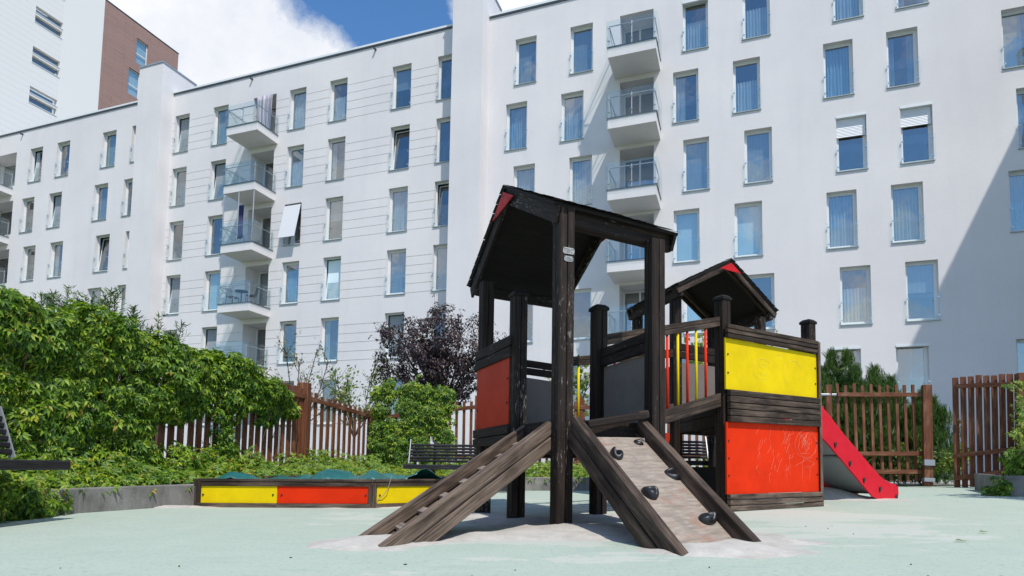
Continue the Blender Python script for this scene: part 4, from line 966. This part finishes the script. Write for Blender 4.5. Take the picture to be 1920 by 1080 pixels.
# ------------------------------------------------------------------ benches
def bench(name, x_r, y_f, length, ang, label, seat_z=.455):
    c = G(x_r, y_f); t_ = thing(name, c, label, 'bench', 'black slatted park benches', False); t_.rotation_euler = (0, 0, ang)   # local: x 0..-length, y back
    w = -length; sl_ = MB()
    for k in range(6):
        y = .03+k*.075; sl_.beam((w, y, seat_z-(.028 if not k else .012)-.005*k), (0, y, seat_z-(.028 if not k else .012)-.005*k), .066, .034 if k else .075)
    sl_.build('seat', 'bench_wood', t_, bevel=.014, seg=3)
    bk = MB()
    for k in range(6):
        z = seat_z+.07+k*.052; y = .47+k*.019; bk.beam((w, y, z), (0, y, z), .032, .042)
    bk.build('backrest', 'bench_wood', t_, bevel=.010, seg=2)
    for x in (w+.012, -.012): MB().beam((x, .455, seat_z+.02), (x, .60, seat_z+.42), .014, .05, up=(0, 1, 0)).build('end_bracket', 'galvanised', t_)
    for x in (w+.42, -.75):
        lg = MB(); lg.box((x-.03, .06, -.03), (x+.03, .12, seat_z-.04)); lg.box((x-.03, .40, -.03), (x+.03, .46, seat_z-.04)); lg.box((x-.029, .0, seat_z-.075), (x+.029, .46, seat_z-.04))
        lg.beam((x, .50, seat_z-.06), (x, .60, seat_z+.40), .05, .03, up=(0, 1, 0)); lg.build('leg', 'bolt_black', t_)
    return t_
bench('bench', -3.46, 4.98, 1.9, R(90), 'black slatted bench at the left edge beside the ivy', .462)
bench('bench', .15, 9.9, 1.85, R(-1), 'black slatted bench behind the sandbox in front of the ivy clump', .415)
bench('bench', 3.28, 10.05, 1.85, R(0), 'black slatted bench half hidden behind the climbing frame box', .50)

# ------------------------------------------------------------------ fences
def fence(name, pts, tops, label, spacing, sw, rails, post_w=.10, posts=(0, -1), rail_th=.075, zb=.22, jitter=.02, cat='fence', lean=0.0, pick_th=.022, group=None):
    f = thing(name, G(pts[0][0], pts[0][1]), label, cat, group)
    acc = 0; pk = MB(); n = len(pts)
    for i in range(n-1):
        a, b = G(*pts[i]), G(*pts[i+1]); d = b-a; l = Vector((d.x, d.y, 0)).length; dn_ = Vector((d.x, d.y, 0)).normalized(); nr = Vector((dn_.y, -dn_.x, 0))
        if nr.y > 0: nr = -nr
        for k in range(int(l/spacing)):
            t_ = (k+.5)*spacing/l; p = a.lerp(b, t_); zt = tops[i]+(tops[i+1]-tops[i])*t_+random.uniform(-jitter, jitter)
            q = p+nr*.035+dn_*random.uniform(-.01, .01); w = sw*random.uniform(.9, 1.1); ln_ = dn_*(lean+random.uniform(-.012, .012))
            up_ = tuple(dn_)
            zb_ = zb+random.uniform(-.02, .02)
            pk.beam(Vector((q.x, q.y, p.z+zb_)), Vector((q.x, q.y, p.z+zt))+ln_, pick_th, w, up=up_)
        for fr_ in rails:
            mb = MB(); za_ = tops[i]*fr_ if fr_ <= 1 else 0
            r0 = a+Z(tops[i]*fr_)-nr*.012; r1 = b+Z(tops[i+1]*fr_)-nr*.012
            if cat == 'fence' or True: r0 += nr*.072; r1 += nr*.072
            mb.beam(r0, r1, .032, rail_th); mb.build('rail', 'fence_wood', f, bevel=.004)
    pk.build('pickets', 'fence_wood', f, bevel=.003, seg=1)
    for i in (range(n) if posts == 'all' else [p % n for p in posts]):
        p = G(*pts[i]); MB().box((p.x-post_w/2, p.y-post_w/2, p.z-.03), (p.x+post_w/2, p.y+post_w/2, p.z+tops[i]+.09)).build('post', 'fence_wood', f, bevel=.008)
    return f
fence('picket_fence', FL[1:6], [1.62, 1.66, 1.68, 1.70, 1.64], 'left picket fence of brown timber mostly buried under climbing ivy', .135, .085, (.92, .12), .17, posts=(4,))
f2 = fence('picket_fence', FL[5:7], [1.60, 1.50], 'reddish brown picket fence between the stout post and the ivy clump', .235, .098, (.93, .12), .15, posts=(1,))
fence('picket_fence', [FL[6], (-.68, 12.5), (1.35, 12.6), (4.0, 12.8), (6.45, 13.1)], [1.50, 1.72, 1.72, 1.75, 1.78], 'long brown picket fence running behind the climbing frame', .145, .055, (.92, .35), .12, posts=(0, 1, 2, 3))
# fence right of the slide
def U3(px, py, Y): return at(px, py, Y)
fr4 = thing('slatted_fence', at(1640, 908, 13.1), 'slim slatted brown fence panel with steel brackets, right behind the red slide', 'fence')
pk = MB()
for k in range(10):
    px = 1572+k*15.8; pb_, pt = at(px+4, 903, 13.1), at(px-3, 722+random.uniform(-3, 3), 13.1); pk.beam(pb_, pt, .035, .060, up=(1, 0, 0))
pk.build('slats', 'fence_wood', fr4, bevel=.003, seg=1)
for y, xa, xb in ((740, 1570, 1722), (850.5, 1608, 1730), (884.5, 1632, 1727)):
    MB().beam(at(xa, y, 13.02), at(xb, y, 13.02), .04, .085).build('rail', 'fence_wood', fr4, bevel=.004)
MB().tube([at(1537, 740, 13.06), at(1734, 741, 13.06)], .028, 8).build('tube_rail', 'galvanised', fr4)
MB().tube([at(1727, 853, 13.06), at(1738, 853, 13.06)], .03, 8).build('bracket', 'galvanised', fr4)
def vpost(px0, px1, ytop, ybot, Y, name, parent, m='fence_wood'):
    a, b = at((px0+px1)/2+1, ybot, Y), at((px0+px1)/2-1.5, ytop, Y); w = (px1-px0)/FOC*Y
    return MB().beam(a, b, w*.9, w*.9, up=(.35, 1, 0)).build(name, m, parent, bevel=.008)
vpost(1549, 1560.5, 722, 906, 13.1, 'post', fr4); p_ = vpost(1730.5, 1747, 722, 911, 12.95, 'post', fr4)
for y0, y1 in ((862, 873), (896, 903)):
    a, b = at(1741, y1, 12.92), at(1741, y0, 12.92); MB().beam(a, b, .185, .185, up=(.35, 1, 0)).build('steel_band', 'galvanised', p_)
gt = thing('gate', at(1800, 914, 12.7), 'open brown slatted timber gate at the right edge of the picture', 'gate')
pk = MB()
GY = lambda px: 12.9-(px-1788)/(1905-1788)*.9
for k in range(8):
    px = 1792+k*14.6; pk.beam(at(px+3, 914-k*.4, GY(px)), at(px-1, 707-k*.9+random.uniform(-1.5, 1.5), GY(px)), .03, .098*(1 if k else 1.05), up=(1, -.5, 0))
pk.build('slats', 'fence_wood', gt, bevel=.003, seg=1)
for y, dy in ((724.5, -5), (855, -13), (897, -16)):
    MB().beam(at(1789, y, GY(1789)-.05), at(1908, y+dy, GY(1908)-.05), .035, .088).build('rail', 'fence_wood', gt, bevel=.004)
MB().tube([at(1796, 786, 12.78), at(1801, 793, 12.78)], .03, 8).build('latch', 'worn_wood', gt)
gp = thing('gate_post', at(1915, 905, 11.9), 'thick brown gate post with a vine on it at the right edge', 'post')
vpost(1908, 1932, 700, 920, 11.9, 'post', gp)
# kerb stub on the right
kr = MB(); p0, p1, p2 = G(7.02, 9.0), G(7.25, 9.9), G(10.2, 9.4)
kr.prism([G(7.22, 9.28, -.05), G(9.5, 7.6, -.05), G(9.6, 7.75, -.05), G(7.34, 9.42, -.05)], [G(7.22, 9.28, .30), G(9.5, 7.6, .30), G(9.6, 7.75, .30), G(7.34, 9.42, .30)])
kr.prism([G(7.225, 9.29, -.05), G(7.345, 9.43, -.05), G(8.6, 11.6, -.05), G(8.48, 11.6, -.05)], [G(7.225, 9.29, .299), G(7.345, 9.43, .299), G(8.6, 11.6, .299), G(8.48, 11.6, .299)])
tag(kr.build('kerb', 'concrete', bevel=.012), 'short grey concrete kerb block under the bush at the right edge', 'kerb')
tag(MB().quad(G(7.34, 9.36, .25), G(9.6, 7.7, .25), G(11, 11.6, .25), G(8.55, 11.6, .25)).build('planting_bed', 'soil'), kind='structure')

# ------------------------------------------------------------------ plants
def interp(poly, t):                                   # t in 0..1 along polyline -> point, dir
    ls = [math.hypot(b[0]-a[0], b[1]-a[1]) for a, b in zip(poly[:-1], poly[1:])]; s = t*sum(ls)
    for (a, b), l in zip(zip(poly[:-1], poly[1:]), ls):
        if s <= l or l is ls[-1]: f = min(1, s/l); return a[0]+(b[0]-a[0])*f, a[1]+(b[1]-a[1])*f, ((b[0]-a[0])/l, (b[1]-a[1])/l)
        s -= l
def ivy(parent, clumps, per, leaf, m, name='leaves', flat=.62, tmpl=None, upb=.35):
    """clumps: list of (center, outward, radius)"""
    P = []; Nn = []; Fw = []; S = []
    for c, o_, r in clumps:
        n = max(8, int(per*r*r)); d = rnd(n); d /= np.linalg.norm(d, axis=1, keepdims=True)
        ov = np.array(o_); dot = d@ov; d = np.where((dot < -.25)[:, None], d-2*np.outer(dot, ov), d)
        rad = r*(.72+.36*rng.random(n))[:, None]
        p = np.array(c)+d*rad*np.array([1, 1, .82])
        nn = d*.7+ov*.55+np.array([0, 0, upb])+rnd(n, .42)
        fw = np.array([0, 0, -1.0])+d*.7+rnd(n, .45)
        P.append(p); Nn.append(nn); Fw.append(fw); S.append(leaf*(.5+.95*rng.random(n)**1.4))
    return scatter(name, np.vstack(P), np.vstack(Nn), np.vstack(Fw), np.concatenate(S), tmpl or PALM, m, parent)
def stems(parent, clumps, base_fn, r=.008, every=3):
    mb = MB()
    for c, o_, rr in clumps[::every]:
        c = Vector(c); b = Vector(base_fn(c)); mid = b.lerp(c, .5)+Vector((random.uniform(-.1, .1), random.uniform(-.1, .1), .05)); mb.tube([b, mid, c], r, 5, r*.5)
    return mb.build('stem', 'stem', parent)
# left ivy wall
iv = thing('climbing_ivy', G(-4.4, 6.4), 'dense green climbing ivy burying the left fence from the edge to the stout post', 'ivy')
Lp = FL[0:6]; cl = []
for k in range(2300):
    t_ = random.random()*.95; x, y, d = interp(Lp, t_); out_ = Vector((d[1], -d[0], 0))
    top = 1.80+max(0, .06*(7.6-y))+.06*math.sin(y*3.1)+.05*math.sin(y*7)-(0 if y < 8.0 else (y-8.0)*.24)
    h = random.random()**.85*top; lf = mn.noise(Vector((y*1.5, h*1.8, .3))); hf = mn.noise(Vector((y*4.2, h*4.6, 5.1)))
    if (hf < -.26 and y > 6) or y > 9.55: continue
    if y > 8.35 and .36 < h < 1.20+.14*math.sin(y*4)+.1*math.sin(y*11): continue
    if 6.6 < y < 8.35 and .55 < h < 1.1 and lf < -.22: continue
    bulge = .13+.13*lf+.10*hf+(.42*(1-h/.55)**1.2 if h < .55 else 0)+(.07 if h > 1.45 else 0)
    cl.append((G(x, y, max(h, .26))+out_*max(.02, bulge), out_, random.uniform(.06, .135)))
for k in range(460):                                   # over the crest, with stray shoots
    t_ = random.random()*.93; x, y, d = interp(Lp, t_); out_ = Vector((d[1], -d[0], 0))
    top = 1.80+max(0, .06*(7.6-y))+.06*math.sin(y*3.1)+.05*math.sin(y*7)-(0 if y < 8.0 else (y-8.0)*.24)
    if y < 9.5: cl.append((G(x, y, top+random.gauss(.0, .05))-out_*random.uniform(-.10, .30), Vector((0, 0, 1)), random.uniform(.05, .11)))
ivy(iv, cl, 2200, .076, 'ivy_leaf'); stems(iv, cl, lambda c: (c.x-.10, c.y+.1, max(.1, c.z-.7)), .006, 14)
# ivy clump on the back fence
iv2 = thing('climbing_ivy', G(-1.8, 12.4), 'rounded ivy clump hanging over the fence behind the far bench', 'ivy')
cl = []
for k in range(620):
    u = random.uniform(-1, 1); x = -1.92+u*.74; y = 12.52+.05*u; top = 2.0+.10*math.sin(u*7+1)+.06*math.sin(u*17)-.24*abs(u)**3
    h = top*random.random()**.7; hf = mn.noise(Vector((u*3.1, h*3.2, 9.1)))
    if hf < -.16 or h < .30: continue
    if h < .8 and mn.noise(Vector((u*4, .4, 2.2))) < -.1: continue
    cl.append((G(x, y-.10-.12*(1+hf)-random.random()*.05, h), Vector((.05, -1, 0)), random.uniform(.07, .14)))
ivy(iv2, cl, 2000, .075, 'ivy_leaf'); stems(iv2, cl, lambda c: (c.x, c.y+.1, .15), .012, 12)
# ground cover
P = []; Nn = []; Fw = []; S = []
KX = KL[:]; cover = []
for k in range(9000):
    t_ = random.random(); t_ = t_
    seg = random.choices(range(1, 9), weights=[2.2, 1.2, 1.3, 2.2, 3, 2.6, 2.0, 1.6])[0]; f_ = random.random(); g_ = random.random()**.8
    k0, k1, f0, f1 = KL[seg], KL[seg+1], FL[seg], FL[seg+1]
    kx, ky = k0[0]+(k1[0]-k0[0])*f_, k0[1]+(k1[1]-k0[1])*f_; fx, fy = f0[0]+(f1[0]-f0[0])*f_, f0[1]+(f1[1]-f0[1])*f_
    g2 = -.06+g_*1.06; x, y = kx+(fx-kx)*g2, ky+(fy-ky)*g2
    hmax = .10+.42*max(0, g2)*(.6+.8*mn.noise(Vector((x*1.7, y*1.7, 0)))+.35)
    if ky > 7 and ky < 10.6: hmax *= .95
    if seg >= 6: hmax *= .75
    z = .17+hmax*random.random()**.6
    if g2 < 0: z = .17+.05*random.random()
    P.append(G(x, y, z)); Nn.append((random.gauss(0, .45)+.2, random.gauss(0, .45)-.35, 1)); Fw.append((random.gauss(0, 1), random.gauss(0, 1)-.4, -.3)); S.append(random.uniform(.05, .105))
o = scatter('ground_cover', P, Nn, Fw, S, PALM, 'cover_leaf'); tag(o, kind='stuff')
# ivy hanging over the kerb near the left bench
hv = thing('hanging_vine', G(-4.0, 4.9), 'shaded ivy hanging over the kerb under the left bench', 'ivy')
cl = []
for k in range(60):
    y = random.uniform(3.4, 5.55); cl.append((G(-3.95+random.uniform(-.03, .05), y, random.uniform(.04, .30)), Vector((1, -.2, .1)), random.uniform(.06, .12)))
ivy(hv, cl, 2600, .075, 'ivy_leaf'); stems(hv, cl, lambda c: (c.x-.1, c.y, .25), .005, 6)
# straggling vine at the kerb corner
sv = thing('vine_shoot', G(-3.95, 5.35), 'small leafy vine shoot trailing over the kerb corner below the left bench', 'vine')
P = [G(-3.93+random.gauss(0, .05), 5.3+random.gauss(0, .12), .02+random.random()*.26) for _ in range(46)]
scatter('leaves', P, [(random.gauss(.3, .4), random.gauss(-.5, .4), .8) for _ in P], [(random.gauss(0, 1), random.gauss(0, 1), -.5) for _ in P], [random.uniform(.04, .09) for _ in P], PALM, 'cover_leaf', sv)
MB().tube([G(-3.95, 5.35, 0), G(-3.93, 5.3, .15), G(-3.97, 5.32, .28)], .005, 5).build('stem', 'stem', sv)
def branchy(name, base, label, cat, height, spread, nl, leaf, m, seed, lean=(0, 0), trunk_r=.05, fork=.35, tw=26, tmpl=None, bark='bark', droop=.0, split=5, jit=.10, top_bias=1.0):
    rr = random.Random(seed); t_ = thing(name, base, label, cat); base = Vector(base); tr = MB(); br = MB(); twigs = []
    fk = base+Vector((lean[0]*.3, lean[1]*.3, height*fork)); tr.tube([base-Z(.05), base.lerp(fk, .5)+Vector((.03, 0, 0)), fk], trunk_r, 8, trunk_r*.7)
    for i in range(split):
        a = 6.283*i/split+rr.random(); el = rr.uniform(.5, 1.25); l = height*(1-fork)*rr.uniform(.75, 1.05)
        d = Vector((math.cos(a)*math.cos(el)*spread, math.sin(a)*math.cos(el)*spread, math.sin(el)*top_bias)); e1 = fk+d*l*.5; e2 = e1+(d+Vector((rr.uniform(-.2, .2), rr.uniform(-.2, .2), .15)))*l*.5
        br.tube([fk, e1, e2], trunk_r*.5, 6, .008)
        for j in range(tw):
            f_ = rr.uniform(.25, 1); o_ = fk.lerp(e1, f_*2) if f_ < .5 else e1.lerp(e2, f_*2-1)
            dd = (d.normalized()+Vector((rr.uniform(-1, 1), rr.uniform(-1, 1), rr.uniform(-.5, .9)-droop))).normalized(); tl = rr.uniform(.2, .55)*height*.32
            q1 = o_+dd*tl*.6; q2 = q1+(dd+Vector((0, 0, .25-droop)))*tl*.5; br.tube([o_, q1, q2], .008, 4, .002); twigs.append((o_, q1, q2))
    tr.build('trunk', bark, t_); br.build('branches', bark, t_)
    P = []; Nn = []; Fw = []; S = []
    for o_, q1, q2 in twigs:
        for k in range(nl):
            f_ = rr.uniform(.15, 1.05); p = o_.lerp(q1, f_*1.7) if f_ < .6 else q1.lerp(q2, (f_-.6)*2.5); P.append(p+Vector((rr.gauss(0, jit), rr.gauss(0, jit), rr.gauss(0, jit*.8)))*leaf*6)
            dd = q2-o_; Fw.append((dd.x+rr.gauss(0, .3), dd.y+rr.gauss(0, .3), dd.z+rr.gauss(0, .3))); Nn.append((rr.gauss(0, 1), rr.gauss(0, 1)-.3, rr.gauss(.5, .8))); S.append(leaf*rr.uniform(.6, 1.3))
    scatter('leaves', P, Nn, Fw, S, tmpl or SIMPLE, m, t_); return t_
pt = thing('plum_tree', G(-1.72, 15.2), 'purple-leaved plum tree behind the fence left of the climbing frame', 'tree')
pc = G(-1.80, 15.2, 3.0); cl = []; br = MB(); fk = G(-1.74, 15.2, 1.5)
MB().tube([G(-1.72, 15.2, -.05), G(-1.75, 15.2, .8), fk], .07, 8, .05).build('trunk', 'bark', pt)
for k in range(520):
    d = Vector((random.gauss(0, 1), random.gauss(0, 1), random.gauss(.1, 1))).normalized(); rr_ = random.random()**.45
    ext = 1+.22*mn.noise(d*2.3)+.12*mn.noise(d*5.1+Vector((2, 0, 0)))
    c = pc+Vector((d.x*1.55, d.y*1.1, d.z*1.18))*rr_*ext
    if mn.noise(c*2.2) < -.17: continue
    cl.append((c, d, random.uniform(.09, .20)))
    if k % 4 == 0: q = fk.lerp(c, .5)+Vector((0, 0, .12)); br.tube([fk, q, c], .022, 5, .004)
for k in range(26):                                    # stray twigs past the outline
    a = random.uniform(-.3, 3.5); d = Vector((math.cos(a), random.uniform(-.4, .4), math.sin(a)*.9)).normalized(); c0 = pc+Vector((d.x*1.3, d.y, d.z*1.05)); c1 = c0+(d+Vector((0, 0, .2)))*random.uniform(.2, .42); br.tube([pc.lerp(c0, .6), c0, c1], .008, 4, .002)
    for j in range(4): cl.append((c0.lerp(c1, j/3), d, .055))
br.build('branches', 'bark', pt)
ivy(pt, cl, 2300, .060, 'plum_leaf', tmpl=SIMPLE)
branchy('leafy_shrub', G(-4.9, 14.6, 0), 'thin wispy shrub with sparse dusty leaves above the stout fence post', 'shrub', 3.15, .75, 8, .065, 'dusty_leaf', 4, trunk_r=.03, fork=.4, tw=14, split=7)
branchy('leafy_shrub', G(-3.75, 15.0, 0), 'airy pale green shrub above the picket fence left of the plum tree', 'shrub', 3.0, .75, 10, .075, 'light_leaf', 5, trunk_r=.03, fork=.35, tw=14, split=7)
branchy('leafy_shrub', G(1.35, 14.2, 0), 'green broad-leaved shrub glimpsed behind the frame left of the short post', 'shrub', 2.9, .55, 12, .11, 'light_leaf', 6, trunk_r=.03, fork=.3, tw=12, split=5)
branchy('leafy_shrub', G(4.85, 13.9, 0), 'green shrub seen through the bridge bars of the climbing frame', 'shrub', 3.4, .65, 14, .11, 'light_leaf', 8, trunk_r=.03, fork=.3, tw=14, split=6)
branchy('leafy_shrub', G(5.0, 12.1, 0), 'low bright green shrub behind the half hidden bench', 'shrub', 1.5, .9, 20, .08, 'cover_leaf', 9, trunk_r=.02, fork=.15, tw=14, split=6)
def conifer(name, base, label, h, r, n, seed, cat='conifer', m='conifer_leaf', leaf=.17, group=None, shoots=8):
    rr = random.Random(seed); t_ = thing(name, base, label, cat, group); base = Vector(base)
    MB().tube([base-Z(.05), base+Z(h*.8)], .05, 6, .012).build('trunk', 'bark', t_)
    tips = [(rr.uniform(-.7, .7)*r, rr.uniform(-.6, .6)*r, h*rr.uniform(.72, 1.0)) for _ in range(shoots)]+[(0, 0, h)]
    P = []; Nn = []; Fw = []; S = []
    for k in range(n):
        tx, ty, tz = rr.choice(tips); f_ = rr.random()**.75; z = tz*f_; cr_ = r*(1-f_)**.55*.62+.03; a = rr.random()*6.283; q = cr_*rr.uniform(.5, 1.12)*(1+.28*math.sin(a*3+z*5.0+seed)+.15*math.sin(z*13))
        x, y = tx*(.35+.65*f_)+q*math.cos(a), ty*(.35+.65*f_)+q*math.sin(a)
        P.append(base+Vector((x, y, z))); Fw.append((math.cos(a)*.5+rr.gauss(0, .25), math.sin(a)*.5+rr.gauss(0, .25), .85)); Nn.append((math.cos(a)+rr.gauss(0, .4), math.sin(a)+rr.gauss(0, .4), .25)); S.append(leaf*rr.uniform(.6, 1.25))
    scatter('leaves', P, Nn, Fw, S, SPRAY, m, t_); return t_
conifer('conifer_shrub', G(7.6, 14.9), 'tallest feathery conifer in front of the left ground floor window', 3.08, .80, 6500, 1, leaf=.20)
conifer('conifer_shrub', G(8.55, 14.8), 'feathery conifer in front of the window between the two fence posts', 2.70, .95, 7500, 2, leaf=.20, shoots=12)
conifer('conifer_shrub', G(7.0, 14.3), 'narrow conifer peeping out beside the box of the climbing frame', 2.55, .55, 3500, 3, leaf=.20)
conifer('conifer_shrub', G(9.45, 14.5), 'lower conifer against the thick fence post with steel bands', 2.05, .70, 4500, 4, leaf=.20)
branchy('leafy_shrub', G(10.4, 15.2, 0), 'low dark shrub in the gap between the fence and the gate', 'shrub', 1.0, 1.1, 16, .09, 'ivy_leaf', 12, trunk_r=.02, fork=.1, tw=16, split=8)
branchy('leafy_shrub', G(8.9, 13.8, 0), 'pale low shrub along the bottom of the slim slatted fence', 'shrub', .85, 1.6, 16, .07, 'light_leaf', 13, trunk_r=.02, fork=.1, tw=16, split=9)
# yew shoots above the ivy
for i, (px, py, Y) in enumerate([(95, 560, 8.2), (128, 538, 8.6), (172, 560, 8.5), (208, 545, 8.9), (250, 575, 9.0), (298, 592, 9.3)]):
    tp = at(px, py, Y); h = tp.z-gz(tp.x, tp.y)
    yw = thing('yew_shrub', G(tp.x, tp.y), ['dark yew shoots behind the ivy near the left edge', 'spiky yew with two arching tips behind the ivy', 'short spiky yew between two taller ones behind the ivy', 'tall pointed yew behind the ivy below the left wing windows', 'low yew tip just above the ivy crest', 'rightmost yew with a pointed top above the ivy crest'][i], 'shrub')
    st_ = MB(); P = []; Nn = []; Fw = []; S = []
    for s in range(9):
        a = random.random()*6.283; q = random.uniform(.05, .5); b0 = G(tp.x, tp.y, .2); e = G(tp.x+math.cos(a)*q, tp.y+math.sin(a)*q, h*random.uniform(.80, 1.0)); e = tp if s == 0 else e
        m1_ = b0.lerp(e, .6)+Vector((0, 0, .1)); st_.tube([b0, m1_, e], .014, 5, .003)
        for k in range(300):
            f_ = random.uniform(.4, 1.0); p = m1_.lerp(e, (f_-.5)*2); sd_ = random.random()*6.283
            if random.random() < .5: p = p+Vector((math.cos(sd_), math.sin(sd_), .35))*random.uniform(0, .16)*(1.25-f_)*2
            P.append(p); Fw.append((math.cos(sd_), math.sin(sd_), .8)); Nn.append((random.gauss(0, 1), random.gauss(0, 1), .6)); S.append(random.uniform(.04, .085))
    st_.build('stem', 'stem', yw); scatter('leaves', P, Nn, Fw, S, (np.array([(-.10, 0, 0), (.10, 0, 0), (.04, 1, 0), (-.04, 1, 0)]), [(0, 1, 2), (0, 2, 3)]), 'conifer_leaf', yw)
# right edge bush and vine
rb = thing('leafy_shrub', G(7.9, 10.0), 'dark green bush spilling over the kerb at the right edge', 'shrub')
cl = []
for k in range(95):
    f_ = random.random(); x = 7.6+f_*2.0; y = 9.45-(x-7.2)*.72+random.uniform(-.02, .7); hh = random.uniform(.25, .50+.45*min(1, (x-7.3)*1.2)); cl.append((G(x, y, hh), Vector((-.55, -.8, .2)).normalized(), random.uniform(.10, .20)))
for k in range(9): cl.append((G(7.16+random.gauss(0, .05), 9.3+random.gauss(0, .06), random.uniform(.06, .30)), Vector((-.6, -.8, 0)), random.uniform(.04, .08)))
ivy(rb, cl, 1500, .085, 'ivy_leaf'); stems(rb, cl, lambda c: (c.x+.1, c.y+.2, .2), .008, 8)
gv = thing('vine_shoot', at(1912, 850, 11.6), 'vine climbing the thick gate post at the right edge', 'vine')
P = [at(1905+random.gauss(8, 7), random.uniform(712, 870), 11.7+random.gauss(0, .08)) for _ in range(150)]+[at(random.gauss(1893, 9), random.gauss(722, 3), 11.8) for _ in range(9)]
scatter('leaves', P, [(random.gauss(-.2, .4), -1, random.gauss(.5, .4)) for _ in P], [(random.gauss(0, 1), random.gauss(0, .5), -1) for _ in P], [random.uniform(.05, .10) for _ in P], PALM, 'cover_leaf', gv)
MB().tube([at(1916, 900, 11.75), at(1911, 800, 11.75), at(1908, 725, 11.75)], .008, 5).build('stem', 'stem', gv)
# tree standing just right of the frame (its dappled shade falls on the surface)
branchy('leafy_tree', G(8.7, 8.5, 0), 'young leafy tree standing just outside the right edge', 'tree', 3.3, .62, 20, .13, 'ivy_leaf', 21, lean=(-1.9, -3.0), trunk_r=.05, fork=.42, tw=20, split=7)
# leaves and crumbs on the surface
for i, (px, py, s) in enumerate([(1790, 1014, .07), (1836, 998, .065)]):
    dpt = EYE/((py-872)/FOC); p = at(px, py, dpt); o = scatter('fallen_leaf', [G(p.x, p.y, .012)], [(.1, -.2, 1)], [(1, .1 if i else -.15, 0)], [s], (np.array([(0, 0, 0), (-.22, .35, .10), (0, .5, .02), (.22, .35, .12), (-.16, .75, .05), (.16, .75, .09), (0, 1.1, .10)]), [(0, 1, 2), (0, 2, 3), (1, 4, 2), (2, 5, 3), (2, 4, 6), (2, 6, 5)]), 'light_leaf')
    tag(o, ['nearer green leaf lying on the mint rubber surface', 'farther green leaf lying on the mint rubber surface'][i], 'leaf')
mb = MB()
for px, py in [(1708, 1056), (1740, 1077), (966, 1068), (1878, 1078), (885, 1078), (113, 1066), (336, 1062), (1795, 939), (1560, 985), (1600, 1000), (1330, 1062), (545, 1046), (760, 1058)]+[(random.uniform(0, 1920), random.uniform(985, 1078)) for _ in range(3)]:
    dpt = EYE/((py-872)/FOC); p = at(px, py, dpt); r = random.uniform(.0015, .0045); q = G(p.x, p.y, 0); a = random.random()*3
    mb.prism([q+Vector((math.cos(a+k*1.57)*r*(2.2 if k % 2 else 1), math.sin(a+k*1.57)*r*(2.2 if k % 2 else 1), -.001)) for k in range(4)], [q+Vector((math.cos(a+k*1.57)*r*(1.8 if k % 2 else .7), math.sin(a+k*1.57)*r*(1.8 if k % 2 else .7), .005)) for k in range(4)])
tag(mb.build('debris', 'soil'), kind='stuff')
